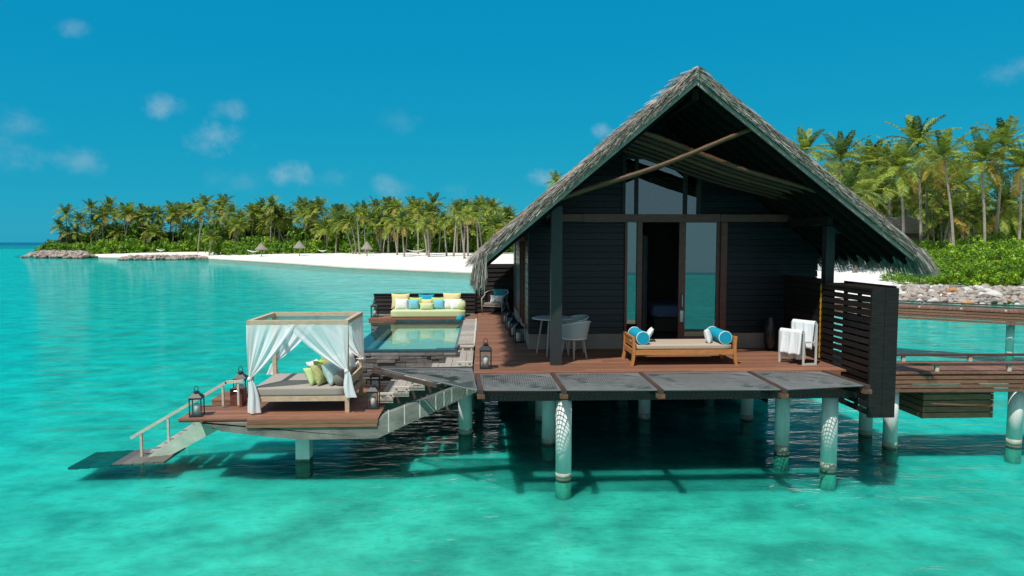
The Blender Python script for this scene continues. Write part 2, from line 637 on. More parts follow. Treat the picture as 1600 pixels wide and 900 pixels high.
M['white_fab'] = mat('white_fabric', (0.80, 0.80, 0.79), 0.9, 0.04, 20, bump=0.08, spec=0.2)
M['towel'] = mat('white_towel', (0.80, 0.82, 0.84), 0.95, 0.05, 60, bump=0.3, spec=0.1)
M['turq'] = mat('turquoise_canvas', (0.010, 0.34, 0.50), 0.85, 0.06, 30, bump=0.05, spec=0.2)
M['aqua'] = mat('light_blue_fabric', (0.20, 0.52, 0.63), 0.9, 0.07, 25, bump=0.05, spec=0.2)
M['teal_pattern'] = mat('teal_pattern_fabric', (0.03, 0.36, 0.42), 0.9, 0.0, 40, c2=(0.02, 0.20, 0.25), spec=0.2)
M['yellow'] = mat('pale_yellow_fabric', (0.70, 0.60, 0.30), 0.9, 0.05, 25, bump=0.05, spec=0.2)
M['lime'] = mat('lime_fabric', (0.46, 0.62, 0.16), 0.9, 0.06, 25, bump=0.05, spec=0.2)
M['palegreen'] = mat('pale_green_fabric', (0.58, 0.64, 0.36), 0.9, 0.05, 20, bump=0.05, spec=0.2)
M['yellow_print'] = mat('yellow_print_fabric', (0.72, 0.64, 0.30), 0.9, 0.0, 26, c2=(0.33, 0.34, 0.12), spec=0.2)
M['lime_print'] = mat('lime_print_fabric', (0.50, 0.66, 0.24), 0.9, 0.0, 14, c2=(0.66, 0.72, 0.42), spec=0.2)
M['aqua_print'] = mat('aqua_print_fabric', (0.72, 0.80, 0.80), 0.9, 0.0, 11, (1, 1, .4), c2=(0.30, 0.50, 0.50), spec=0.2)
M['black_metal'] = mat('black_metal', (0.018, 0.018, 0.020), 0.4, 0.2, 10, spec=0.5)
M['candle'] = mat('candle_wax', (0.82, 0.80, 0.74), 0.6, 0.03, 8)
M['lantern_glass'] = glass_mat('lantern_glass', 0.05, (0.92, 0.95, 0.95))
M['door_glass'] = glass_mat('door_glass', 0.24, (0.62, 0.72, 0.72), (0.62, 0.86, 0.86))
M['gable_glass'] = glass_mat('gable_glass', 0.20, (0.55, 0.65, 0.65), (0.7, 0.85, 0.9))
M['white_chair'] = mat('pale_woven_cord', (0.52, 0.60, 0.60), 0.75, 0.0, 30, (6, 6, .3), c2=(0.36, 0.44, 0.45), bump=0.3)
M['table_white'] = mat('table_top_white', (0.66, 0.72, 0.76), 0.35, 0.04, 5)
M['leg_wood'] = mat('pale_leg_wood', (0.44, 0.38, 0.335), 0.6, 0.15, 6)
M['dark_weave'] = mat('dark_weave', (0.06, 0.05, 0.045), 0.7, 0.0, 40, (4, 4, 1), c2=(0.025, 0.02, 0.02), bump=0.3)
M['rack_metal'] = mat('rack_pale_metal', (0.58, 0.57, 0.55), 0.45, 0.05, 6)
M['steel'] = mat('brushed_steel', (0.6, 0.6, 0.6), 0.3, 0.05, 8, metallic=1.0)
M['amber'] = mat('amber_lit_strip', (0.62, 0.34, 0.03), 0.5, 0.3, 9)  # translucent edge strip, its lit glow put into the amber colour
M['urn'] = mat('dark_urn', (0.022, 0.020, 0.020), 0.25, 0.2, 6)
M['int_dark'] = mat('interior_wall', (0.11, 0.09, 0.075), 0.8, 0.1, 2)
M['int_floor'] = mat('interior_floor', (0.09, 0.05, 0.035), 0.4, 0.2, 3, (1, 10, 1))
M['curtain_grey'] = mat('grey_curtain', (0.30, 0.30, 0.31), 0.9, 0.06, 8)
M['bed_blue_light'] = mat('white_bed_blue_light', (0.24, 0.33, 0.55), 0.9, 0.05, 10)  # white bed; the blue light falling on it is put into the colour
M['sheer'] = sheer_mat('sheer_voile')
M['stair_paint'] = mat('flaking_green_paint', (0.60, 0.66, 0.55), 0.8, 0.0, 3.2, (1, 1, 2), c2=(0.36, 0.47, 0.38), bump=0.2, detail=8)
M['wet_plank'] = mat('wet_dark_planks', (0.13, 0.115, 0.095), 0.5, 0.35, 4, (1, 9, 9), island=0.3)
M['rail_wood'] = mat('bleached_rail_wood', (0.58, 0.53, 0.44), 0.75, 0.18, 4, (2, 8, 8), bump=0.12)
M['sand'] = mat('beach_sand', (0.82, 0.79, 0.735), 0.95, 0.05, 0.25, spec=0.1, bump=0.2, bscale=1.5)
_t = M['sand'].node_tree
_b = _t.nodes['Principled BSDF']
_src = _b.inputs['Base Color'].links[0].from_socket
_tc = N(_t, 'ShaderNodeTexCoord')
_sp = N(_t, 'ShaderNodeSeparateXYZ')
_t.links.new(_tc.outputs['Object'], _sp.inputs[0])
_mr = N(_t, 'ShaderNodeMapRange', interpolation_type='SMOOTHSTEP')
_mr.inputs[1].default_value = 0.03
_mr.inputs[2].default_value = 0.16
_t.links.new(_sp.outputs['Z'], _mr.inputs[0])
_mx = N(_t, 'ShaderNodeMix', data_type='RGBA')
_t.links.new(_mr.outputs[0], _mx.inputs[0])
_mx.inputs[6].default_value = (0.56, 0.49, 0.40, 1)
_t.links.new(_src, _mx.inputs[7])
_t.links.new(_mx.outputs[2], _b.inputs['Base Color'])
M['rock'] = mat('boulder_stone', (0.37, 0.33, 0.30), 0.9, 0.35, 2.2, bump=0.4, bscale=7)
M['rock_warm'] = mat('boulder_stone_warm', (0.37, 0.305, 0.26), 0.9, 0.3, 2.2, bump=0.4, bscale=7)
M['rock_dark'] = mat('boulder_stone_dark', (0.20, 0.175, 0.16), 0.9, 0.35, 2.2, bump=0.4, bscale=7)
M['rock_pale'] = mat('boulder_stone_pale', (0.58, 0.55, 0.52), 0.9, 0.2, 2.2, bump=0.4, bscale=7)
M['rock_rust'] = mat('boulder_stone_rust', (0.48, 0.25, 0.10), 0.9, 0.3, 2.2, bump=0.4, bscale=7)
M['rubble'] = mat('breakwater_rubble', (0.36, 0.29, 0.255), 0.9, 0.3, 1.0, island=0.4)
M['frond'] = mat('palm_frond', (0.25, 0.32, 0.042), 0.5, 0.2, 1.0, island=0.5, transl=0.3, spec=0.25)
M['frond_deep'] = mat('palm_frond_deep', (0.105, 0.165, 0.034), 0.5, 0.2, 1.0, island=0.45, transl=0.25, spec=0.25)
M['frond_old'] = mat('palm_frond_old', (0.42, 0.30, 0.065), 0.6, 0.25, 1.0, island=0.4, transl=0.2, spec=0.2)
M['trunk'] = mat('palm_trunk', (0.32, 0.28, 0.235), 0.85, 0.25, 2.0, (1, 1, 5), bump=0.3)
M['leaf'] = mat('bush_leaf', (0.13, 0.275, 0.014), 0.5, 0.2, 0.6, island=0.5, transl=0.28, spec=0.3)
M['leaf_bright'] = mat('bush_leaf_bright', (0.27, 0.43, 0.022), 0.5, 0.2, 0.6, island=0.5, transl=0.28, spec=0.3)
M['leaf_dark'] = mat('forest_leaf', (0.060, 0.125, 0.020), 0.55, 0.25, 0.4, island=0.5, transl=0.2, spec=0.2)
M['crate_wood'] = mat('crate_wood', (0.30, 0.13, 0.07), 0.7, 0.3, 3, (2, 8, 8), island=0.3)
M['stem'] = mat('bush_stem', (0.10, 0.075, 0.05), 0.9, 0.2, 4)
M['hut_thatch'] = mat('hut_thatch', (0.27, 0.235, 0.20), 0.95, 0.35, 3, (1, 1, .3), island=0.3)
M['water'] = water_mat('lagoon_water', (0.225, 0.775, 0.685), (0.004, 0.72, 0.755), [(1.1, (1, 2.6, 1), 0.060, 3), (5.0, (1, 2.2, 1), 0.015, 4), (0.22, (1, 2.5, 1), 0.16, 2)], 0.62)
M['pool_water'] = water_mat('pool_water', (0.74, 0.93, 0.89), (0.70, 0.92, 0.87), [(3.0, (1, 1, 1), 0.004, 2)], 0.80)
M['seabed'] = seabed_mat()

# ------------------------------------------------------------------ water, seabed, island
mb = MB()
mb.add([(-4000, -60, 0), (4000, -60, 0), (4000, 7000, 0), (-4000, 7000, 0)], [(0, 1, 2, 3)])
tag(mb.build('water', M['water'], org=(0, 0, 0)), kind='structure')
SBZ = -0.32   # apparent depth of the shallow bottom
mb = MB()
mb.add([(-4000, -60, SBZ), (4000, -60, SBZ), (4000, 7000, SBZ), (-4000, 7000, SBZ)], [(0, 1, 2, 3)])
tag(mb.build('seabed', M['seabed'], org=(0, 0, 0)), kind='structure')

SHORE = [(-150, 262), (-140, 222), (-122, 196), (-104, 184), (-84, 173), (-65, 166), (-40, 134), (-20, 106), (-1, 87.5), (12, 73), (20, 57), (23.5, 48), (32, 43.5), (60, 41), (140, 36), (260, 40), (260, 320), (-150, 320)]


def shore_dist(x, y):
    """signed distance to the shoreline, positive on land"""
    inside = False
    best = 1e9
    n = len(SHORE)
    for i in range(n):
        x1, y1 = SHORE[i]
        x2, y2 = SHORE[(i + 1) % n]
        if (y1 > y) != (y2 > y) and x < (x2 - x1) * (y - y1) / (y2 - y1) + x1:
            inside = not inside
        dx, dy = x2 - x1, y2 - y1
        t = max(0, min(1, ((x - x1) * dx + (y - y1) * dy) / (dx * dx + dy * dy)))
        d = math.hypot(x - x1 - t * dx, y - y1 - t * dy)
        best = min(best, d)
    return best if inside else -best


def ground(x, y):
    d = shore_dist(x, y)
    if d > 0:
        z = 1.9 * (1 - math.exp(-d / 17))
        if x > 22 and y < 60:
            z = max(z, min(.80, .36 * d))
        return z + 0.06 * noise.noise(Vector((x * .15, y * .15, 0)))
    return max(-.6, d * 0.05)


def on_ground(px, py):
    d = px_dir(px, py)
    lo, hi = 20.0, 420.0
    t = 20.0
    while t < 420:
        p = Vector((0, 0, CAM_H)) + d * (t / d.y)
        if p.z < ground(p.x, p.y):
            return p
        t += 0.5
    return Vector((0, 0, CAM_H)) + d * (420 / d.y)


def beach_mesh():
    mb = MB()
    nx, ny = 150, 130
    xs = [-175 + 440 * (i / nx) for i in range(nx + 1)]
    ys = [30 + 300 * (j / ny) ** 1.5 for j in range(ny + 1)]
    vs = [(x, y, ground(x, y)) for y in ys for x in xs]
    fs = []
    for j in range(ny):
        for i in range(nx):
            k = j * (nx + 1) + i
            q = (k, k + 1, k + nx + 2, k + nx + 1)
            if max(vs[a][2] for a in q) > -.55:
                fs.append(q)
    mb.add(vs, fs)
    return mb


tag(beach_mesh().build('beach', M['sand'], smooth=True, org=(0, 0, 0)), kind='structure')

# ------------------------------------------------------------------ villa on its deck
DZ = 1.75            # deck level
FY = 14.2            # facade plane
RX, RZ = 3.62, 6.90  # ridge
ELX, ELZ = -0.02, 3.82
ERX, ERZ = 7.52, 3.90
RY0, RY1 = 11.55, 21.2
sl_l = (RZ - ELZ) / (RX - ELX)
sl_r = (RZ - ERZ) / (ERX - RX)


def roof_z(x, off=0.0):
    """outer surface minus a vertical offset"""
    return (RZ - (RX - x) * sl_l if x < RX else RZ - (x - RX) * sl_r) - off


villa = thing('overwater_villa', 'black timber villa on stilts with a steep thatched gable roof', 'villa', (3.7, 16.5, DZ))

WX0, WX1 = 0.97, 7.10
DX0, DX1 = 2.97, 5.13        # door group
GX0, GX1 = 2.90, 4.55        # gable window


def facade():
    mb = MB()
    z = 2.08
    h = 0.132
    while z < 6.6:
        z1 = z + h - 0.012
        zz = z1
        # widest span under the roof soffit
        xl, xr = WX0, WX1
        if roof_z(xl, .34) < zz:
            xl = RX - (RZ - .34 - zz) / sl_l
        if roof_z(xr, .34) < zz:
            xr = RX + (RZ - .34 - zz) / sl_r
        if xr - xl < 0.1:
            break
        holes = []
        if z < 4.42:
            holes.append((DX0, DX1))
        elif 4.56 < z + h * .5 < 5.78:
            holes.append((GX0, GX1))
        segs = [(xl, xr)]
        for (a, b) in holes:
            ns = []
            for (p, q) in segs:
                if a > p:
                    ns.append((p, min(q, a)))
                if b < q:
                    ns.append((max(p, b), q))
            segs = ns
        for (p, q) in segs:
            if q - p > 0.02:
                mb.prism_x = None
                mb.add([(p, FY - .022, z), (q, FY - .022, z), (q, FY + .05, z), (p, FY + .05, z), (p, FY - .004, z1), (q, FY - .004, z1), (q, FY + .05, z1), (p, FY + .05, z1)],
                       [(3, 2, 1, 0), (4, 5, 6, 7), (0, 1, 5, 4), (1, 2, 6, 5), (2, 3, 7, 6), (3, 0, 4, 7)])
        z += h
    # backing
    def back(poly):
        mb.prism(poly, FY + .055, FY + .10)
    back([(WX0, 2.05), (DX0, 2.05), (DX0, 4.42), (WX0, roof_z(WX0, .36))])
    back([(DX1, 2.05), (WX1, 2.05), (WX1, roof_z(WX1, .36)), (DX1, 4.42)])
    back([(WX0, roof_z(WX0, .36)), (DX0, 4.42), (GX0, 4.56), (GX0, roof_z(GX0, .36))])
    back([(GX1, 4.56), (DX1, 4.42), (WX1, roof_z(WX1, .36)), (GX1, roof_z(GX1, .36))])
    back([(GX0, 5.78), (GX1, 5.78), (GX1, roof_z(GX1, .36)), (RX, roof_z(RX, .36)), (GX0, roof_z(GX0, .36))])
    return mb


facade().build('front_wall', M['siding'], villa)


def side_wall(x, sgn, spans):
    for (y0, y1) in spans:
        mb = MB()
        z = 2.08
        while z < min(roof_z(x, .36), 4.6) - .1:
            z1 = z + .12
            a, b = (x - .022, x + .05) if sgn < 0 else (x - .05, x + .022)
            mb.box(a, b, y0, y1, z, z1)
            z += .132
        mb.box(x + (.055 if sgn < 0 else -.10), x + (.10 if sgn < 0 else -.055), y0, y1, 2.05, roof_z(x, .36))
        mb.build('side_wall', M['side_siding'], villa)


side_wall(WX0, -1, [(14.25, 15.15), (17.45, 19.5), (20.0, 20.9)])
side_wall(WX1, 1, [(14.25, 20.9)])
mb = MB().box(WX0, WX1, 20.9, 20.985, 2.05, 4.185)
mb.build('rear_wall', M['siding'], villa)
# side window with dark glass
sw = MB()
for y in (15.15, 16.25, 17.37):
    sw.box(WX0 - .03, WX0 + .08, y, y + .08, 2.05, 4.1)
sw.box(WX0 - .03, WX0 + .08, 15.23, 17.37, 4.02, 4.12)
swf = sw.build('side_window', M['red_wood'], villa)
MB().box(WX0 + .02, WX0 + .03, 15.23, 17.37, 2.05, 4.02).build('pane', M['door_glass'], swf)
sw = MB().box(WX0 - .03, WX0 + .08, 19.5, 19.58, 2.05, 4.1).box(WX0 - .03, WX0 + .08, 19.92, 20.0, 2.05, 4.1)
swf = sw.build('side_window', M['red_wood'], villa)
MB().box(WX0 + .02, WX0 + .03, 19.58, 19.92, 2.05, 4.02).build('pane', M['door_glass'], swf)
# plinth
mb = MB()
mb.box(WX0 + .01, DX0, FY - .01, FY + .2, DZ + .003, 2.07)
mb.box(DX1, WX1, FY - .01, FY + .2, DZ + .003, 2.07)
mb.box(WX0 - .01, WX0 + .2, FY + .01, 20.9, DZ + .003, 2.07)
mb.box(WX0 - .03, WX1, FY - .035, FY - .012, DZ + .003, DZ + .06)
mb.build('plinth', M['plinth'], villa)
# tie beam, door frame
mb = MB()
mb.box(1.32, 2.08, FY - .13, FY - .025, 4.42, 4.57)
mb.box(2.085, 4.95, FY - .12, FY - .025, 4.41, 4.575)
mb.box(4.955, 6.9, FY - .13, FY - .025, 4.42, 4.57)
mb.build('tie_beam', M['red_wood'], villa)
mb = MB()
for (a, b) in ((DX0, DX0 + .05), (3.23, 3.33), (5.0, DX1)):
    mb.box(a, b, FY - .06, FY + .08, DZ + .1, 4.41)
mb.box(DX0 + .05, 3.23, FY - .04, FY + .05, DZ + .1, DZ + .24)
mb.box(3.33, 5.0, FY - .07, FY + .08, DZ + .004, DZ + .10)
dfr = mb.build('door_frame', M['red_wood'], villa)
MB().box(DX0 + .05, 3.23, FY + .0, FY + .012, DZ + .24, 4.41).build('pane', M['door_glass'], dfr)
mb = MB()
mb.box(4.13, 4.27, FY + .01, FY + .06, DZ + .1, 4.41)
mb.box(4.93, 5.0, FY + .01, FY + .06, DZ + .1, 4.41)
mb.box(4.27, 4.93, FY + .01, FY + .06, DZ + .1, DZ + .25)
door = mb.build('sliding_door', M['red_wood'], villa)
MB().box(4.27, 4.93, FY + .03, FY + .04, DZ + .25, 4.41).build('pane', M['door_glass'], door)
mb = MB()
mb.tube([(4.2, FY + .01, 2.62), (4.2, FY - .05, 2.64), (4.2, FY - .05, 2.88), (4.2, FY + .01, 2.9)], .012, 6)
mb.box(4.165, 4.235, FY - .005, FY + .009, 2.31, 2.55)
mb.box(4.175, 4.225, FY - .03, FY - .006, 2.44, 2.49)
mb.build('handle', M['steel'], door)
# gable window
mb = MB()
for x in (GX0, 3.17, 4.2, GX1 - .06):
    mb.box(x, x + .07, FY - .045, FY + .06, 4.58, 5.72)
mb.box(GX0, GX1 + .01, FY - .05, FY + .07, 5.72, 5.80)
gw = mb.build('gable_window', M['black_wood'], villa)
MB().box(GX0 + .07, GX1 - .06, FY + .005, FY + .015, 4.58, 5.72).build('pane', M['gable_glass'], gw)
# posts and brackets
for (x, s, y) in ((1.34, .20, 12.3), (6.57, .165, 12.65)):
    mb = MB().box(x - s / 2, x + s / 2, y, y + s, DZ, roof_z(x, .33))
    mb.box(x - s / 2 - .005, x + s / 2 + .005, y - .005, y + .005 + s, DZ + .002, DZ + .08)
    mb.build('post', M['post'], villa)
mb = MB()
mb.box(6.655, 7.10, 12.68, 12.79, 4.16, 4.27)
mb.box(6.82, 6.94, 12.66, 12.77, 4.275, 4.48)
mb.build('bracket', M['post'], villa)
for x in (1.4, 6.42):
    MB().bar((x, 12.4, 4.40), (x, 14.1, 4.40), .1, .16).build('side_beam', M['black_wood'], villa)
# bamboo scissor braces
def pole(p, q, r, m, name):
    mb = MB()
    p, q = Vector(p), Vector(q)
    n = 40
    pts, rad = [], []
    side = Vector((0, 0, 1))
    for i in range(n + 1):
        t = i / n
        pts.append(p.lerp(q, t) + side * (-.05 * math.sin(PI * t) + .012 * math.sin(t * 9)))
        rad.append(r * (1.12 if i % 5 == 0 else 1.0) * (1.1 - .2 * t))
    mb.tube(pts, rad, 8)
    return mb.build(name, m, villa, smooth=True)


pole((1.20, 11.75, 4.70), (4.75, 11.75, 5.98), .044, M['bamboo'], 'bamboo_brace')
for i in range(6):
    y = 12.0 + i * .34
    pole((2.62 + .01 * i, y, 5.98 - .02 * i), (6.35, y, 4.78), .045, M['bamboo' if i in (0, 2) else 'bamboo_dark'], 'bamboo_rafter')

# roof: thatch body, bargeboards, rafters, straw
def roof_body():
    mb = MB()
    ny = 60
    for side in (0, 1):
        x0, z0 = (ELX, ELZ) if side == 0 else (ERX, ERZ)
        def outer(u, v):
            x = RX + (x0 - RX) * u
            y = RY0 + (RY1 - RY0) * v
            k = .035 * noise.noise(Vector((x * 2.3, y * 1.6, side))) + .02 * noise.noise(Vector((x * 7, y * 6, side)))
            step = .025 * ((u * 9) % 1.0)
            return (x, y, RZ + (z0 - RZ) * u + k + step - .02)
        def inner(u, v):
            x = RX + (x0 - RX) * u
            return (x, RY0 + (RY1 - RY0) * v, RZ + (z0 - RZ) * u - .17)
        mb.mi = 0
        mb.grid(outer, 40, ny)
        mb.mi = 1
        mb.grid(inner, 8, 8)
        mb.mi = 0
        for v in (0, 1):
            o = [outer(i / 40, v) for i in range(41)]
            n_ = [inner(i / 40, v) for i in range(41)]
            mb.add(o + n_, [(i, i + 1, 42 + i, 41 + i) for i in range(40)])
        o = [outer(1, j / ny) for j in range(ny + 1)]
        n_ = [inner(1, j / ny) for j in range(ny + 1)]
        mb.add(o + n_, [(i, i + 1, ny + 2 + i, ny + 1 + i) for i in range(ny)])
    return mb


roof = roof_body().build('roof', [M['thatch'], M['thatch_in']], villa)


def straw(mb, p, d, L, wd, curl, nseg=2):
    d = d.normalized()
    a = Vector((random.uniform(-1, 1), random.uniform(-1, 1), random.uniform(-1, 1)))
    s = d.cross(a).normalized() * wd * .5
    vs, fs = [], []
    for i in range(nseg + 1):
        t = i / nseg
        c = p + d * (L * t) + curl * (t * t)
        k = 1 - .6 * t
        vs += [c - s * k, c + s * k]
    for i in range(nseg):
        fs.append((2 * i, 2 * i + 1, 2 * i + 3, 2 * i + 2))
    mb.add(vs, fs)


def straw_mesh():
    mb = MB()
    rnd = random.Random(3)
    U = random.uniform
    dl = Vector((-1, 0, -sl_l)).normalized()
    dr = Vector((1, 0, -sl_r)).normalized()
    nl = Vector((-sl_l, 0, 1)).normalized()
    nr = Vector((sl_r, 0, 1)).normalized()
    for side, (x0, z0, d, nn, cnt) in enumerate(((ELX, ELZ, dl, nl, 17000), (ERX, ERZ, dr, nr, 8000))):
        for _ in range(cnt):                       # lying straw on the outer face
            u = random.random()
            v = random.random() ** 1.6
            p = Vector((RX + (x0 - RX) * u, RY0 + (RY1 - RY0) * v, RZ + (z0 - RZ) * u)) + nn * U(-.02, .045)
            straw(mb, p, d + nn * U(-.08, .10) + Vector((0, U(-.35, .35), 0)), U(.18, .45), U(.007, .017), -nn * U(0, .04))
        for _ in range(6500):                      # cut ends along the front rake
            u = random.random()
            off = U(-.15, .03)
            p = Vector((RX + (x0 - RX) * u, RY0 + U(-.03, .05), RZ + (z0 - RZ) * u + off))
            straw(mb, p, d + Vector((0, -U(.0, .32), 0)) + nn * U(-.12, .12), U(.10, .26), U(.006, .015), Vector((0, 0, -U(0, .03))))
        for _ in range(5200 if side else 3000):    # hanging fringe at the eave
            v = random.random() if random.random() < .75 else random.random() ** 4
            y = RY0 + (RY1 - RY0) * v
            p = Vector((x0 + U(-.06, .05), y, z0 - .02 - U(0, .16)))
            lump = .75 + .5 * noise.noise(Vector((y * 2.2, side, 1)))
            L = U(.24, .48) * lump
            dirv = d * .55 + Vector((U(-.12, .12), U(-.22, .22), -.75)) if side == 0 else d * U(.5, 1.0) + Vector((0, U(-.22, .22), -U(.15, .6)))
            straw(mb, p, dirv, L, U(.008, .018), Vector((0, 0, -.08)), 3)
        for _ in range(900):                       # loose bundle at the front corner of the eave
            p = Vector((x0 + U(-.08, .10), RY0 + U(-.10, .35), z0 - U(0, .16)))
            dirv = d * .5 + Vector((U(-.10, .22), U(-.30, .15), -.8)) if side == 0 else d + Vector((0, U(-.25, .1), U(-.35, .05)))
            straw(mb, p, dirv, U(.22, .50 if side == 0 else .42), U(.008, .018), Vector((.06 if side == 0 else 0, 0, -.10)), 3)
    for _ in range(1500):                          # ridge
        y = U(RY0 - .06, RY1)
        sgn = random.choice((-1, 1))
        p = Vector((RX + U(-.05, .05), y, RZ + U(-.02, .05)))
        straw(mb, p, Vector((sgn * U(.3, 1), U(-.5, .5), -U(.0, .8))), U(.15, .35), U(.012, .026), Vector((0, 0, -.06)))
    return mb


straw_mesh().build('thatch_straw', M['thatch'], roof)
mb = MB()
for (x0, z0) in ((ELX, ELZ), (ERX, ERZ)):
    mb.bar((RX, RY0 + .05, RZ - .23), (x0, RY0 + .05, z0 - .23), .05, .10, (0, 1, 0)) if False else None
    dx, dz = x0 - RX, z0 - RZ
    L = math.hypot(dx, dz)
    nx, nzv = -dz / L * (1 if dx > 0 else -1), abs(dx) / L
    a = Vector((RX, 0, RZ - .175))
    b = Vector((x0, 0, z0 - .175))
    h = .075
    pl = [(a.x, a.z), (b.x, b.z), (b.x, b.z - h), (a.x, a.z - h)]
    if dx > 0:
        pl = pl[::-1]
    mb.prism(pl[::-1], RY0 + .02, RY0 + .07)
mb.build('bargeboard', M['barge'], villa)
mb = MB()
for i in range(24):
    y = RY0 + .25 + i * .40
    for (x0, z0) in ((ELX, ELZ), (ERX, ERZ)):
        mb.bar((RX, y, RZ - .25), (x0, y, z0 - .25), .06, .12, (0, 0, 1))
for k in range(1, 9):
    for (x0, z0) in ((ELX, ELZ), (ERX, ERZ)):
        u = k / 9
        mb.bar((RX + (x0 - RX) * u, RY0 + .1, RZ + (z0 - RZ) * u - .195), (RX + (x0 - RX) * u, RY1 - .1, RZ + (z0 - RZ) * u - .195), .05, .035)
mb.bar((RX, RY0 + .1, RZ - .40), (RX, RY1, RZ - .40), .10, .18)
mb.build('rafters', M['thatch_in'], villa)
# interior
mb = MB()
mb.box(WX0 + .15, WX1 - .15, FY + .22, 20.8, DZ + .03, DZ + .09)
fl = mb.build('interior_floor', M['int_floor'], villa)
mb = MB()
mb.box(WX0 + .15, WX1 - .15, 18.6, 18.7, DZ + .09, 4.5)
mb.box(3.42, 3.62, 16.4, 18.6, DZ + .09, 4.5)
mb.build('interior_wall', M['int_dark'], villa)
MB().box(WX0 + .12, WX1 - .12, FY + .15, 20.85, 4.47, 4.51).build('ceiling', M['int_dark'], villa)
MB().prism([(WX0, 4.19), (WX1, 4.19), (WX1, roof_z(WX1, .36) + .02), (RX, roof_z(RX, .36)), (WX0, roof_z(WX0, .36) + .02)], 20.905, 20.98).build('rear_gable', M['siding'], villa)
mb = MB()
mb.grid(lambda u, v: (3.62 + .28 * u, 16.0 + .04 * math.sin(u * 26), DZ + .1 + 2.3 * v), 40, 2)
tag(mb.build('inner_curtain', M['curtain_grey']), 'grey full-height curtain hanging inside the open villa doorway', 'curtain')
bed = thing('indoor_bed', 'low white bed with painted-in blue light inside the dark villa room', 'bed', (5.2, 17.3, DZ + .09))
MB().box(4.15, 6.1, 16.3, 18.4, DZ + .09, DZ + .40).build('base', M['int_dark'], bed)
MB().rbox(4.12, 6.12, 16.25, 18.4, DZ + .40, DZ + .72, .09).build('mattress', M['bed_blue_light'], bed, smooth=True)

# ------------------------------------------------------------------ main deck
deck = thing('villa_deck', 'reddish brown timber deck around the black villa on round white piles', 'deck', (3.5, 16.5, 0))


def boards(mb, x0, x1, y0, y1, z, pitch=.14, th=.03, gap=.007, along='x', cutrnd=(2.2, 3.8), holes=()):
    y = y0
    while y < y1 - .02:
        yb = min(y + pitch - gap, y1)
        x = x0 - random.uniform(0, 2)
        while x < x1:
            xe = x + random.uniform(*cutrnd)
            a, b = max(x, x0), min(xe - .004, x1)
            if b - a > .02:
                if along == 'x':
                    mb.box(a, b, y, yb, z - th, z)
                else:
                    mb.box(y, yb, a, b, z - th, z)
            x = xe
        y += pitch


DFY = 11.65
mb = MB()
boards(mb, -.16, 6.45, DFY, FY - .05, DZ)
boards(mb, -.16, WX0 - .02, FY - .05, 20.15, DZ)
boards(mb, -.16, 1.15, 20.15, 21.7, DZ)
mb.build('decking', M['deck'], deck)
mb = MB()
mb.box(-.14, 7.15, DFY + .03, 21.6, DZ - .20, DZ - .034)  # solid slab added under the boards to block light
mb.build('underdeck_slab', M['black_wood'], deck)
MB().box(.45, 7.1, 21.5, 21.56, -.02, DZ - .21).build('rear_reflection_block', M['black_wood'], deck)  # unseen board added to keep bright sand out of the water reflections
MB().box(7.09, 7.14, 16.6, 21.49, -.02, DZ - .21).build('side_reflection_block', M['black_wood'], deck)  # second unseen board, added against white streaks reflected under the deck
mb = MB()
mb.box(-.16, 6.3, DFY - .005, DFY + .025, DZ - .17, DZ - .032)
mb.build('fascia', M['deck'], deck)
mb = MB()
mb.box(-.02, 6.35, 11.18, 11.42, 1.36, 1.50)
mb.box(-.02, .3, 11.42, 14.0, 1.36, 1.50)
for y in (13.2, 15.05, 17.4, 19.8):
    mb.box(-.1, 7.0, y, y + .25, 1.34, 1.55)
for x in (0.02, 1.33, 2.8, 4.7, 6.2):
    mb.bar((x, 10.75, 1.56), (x, 12.3, 1.48), .07, .09)
mb.build('beam', M['black_wood'], deck)


def pile(x, y, ztop, parent, r=.135):
    mb = MB()
    mb.tube_z([(x, y, -.04), (x, y, .03)], [r * 1.012, r * 1.012], 20)
    mb.mi = 2
    mb.tube_z([(x, y, -.5), (x, y, -.04)], [r, r], 20)
    h = .13 + random.uniform(-.03, .05)
    mb.tube_z([(x, y, .03), (x, y, h)], [r * 1.005, r * 1.003], 20)
    mb.mi = 1
    mb.tube_z([(x, y, h), (x, y, ztop)], [r, r], 20)
    o = mb.build('pile', [M['pile_foot'], M['pile'], M['pile_stain']], parent)
    for p in o.data.polygons:
        p.use_smooth = len(p.vertices) == 4
    return o


for (x, y) in ((1.36, 11.3), (6.05, 11.5), (1.30, 13.3), (5.66, 12.5), (3.65, 15.1), (5.95, 14.95), (1.31, 15.1), (-.37, 15.1), (3.65, 17.5), (5.95, 17.5), (1.3, 17.5), (-.1, 17.5), (1.3, 19.9), (3.65, 19.9), (5.95, 19.9), (-.1, 19.9)):
    pile(x, y, 1.37 if y < 12 else 1.345, deck)

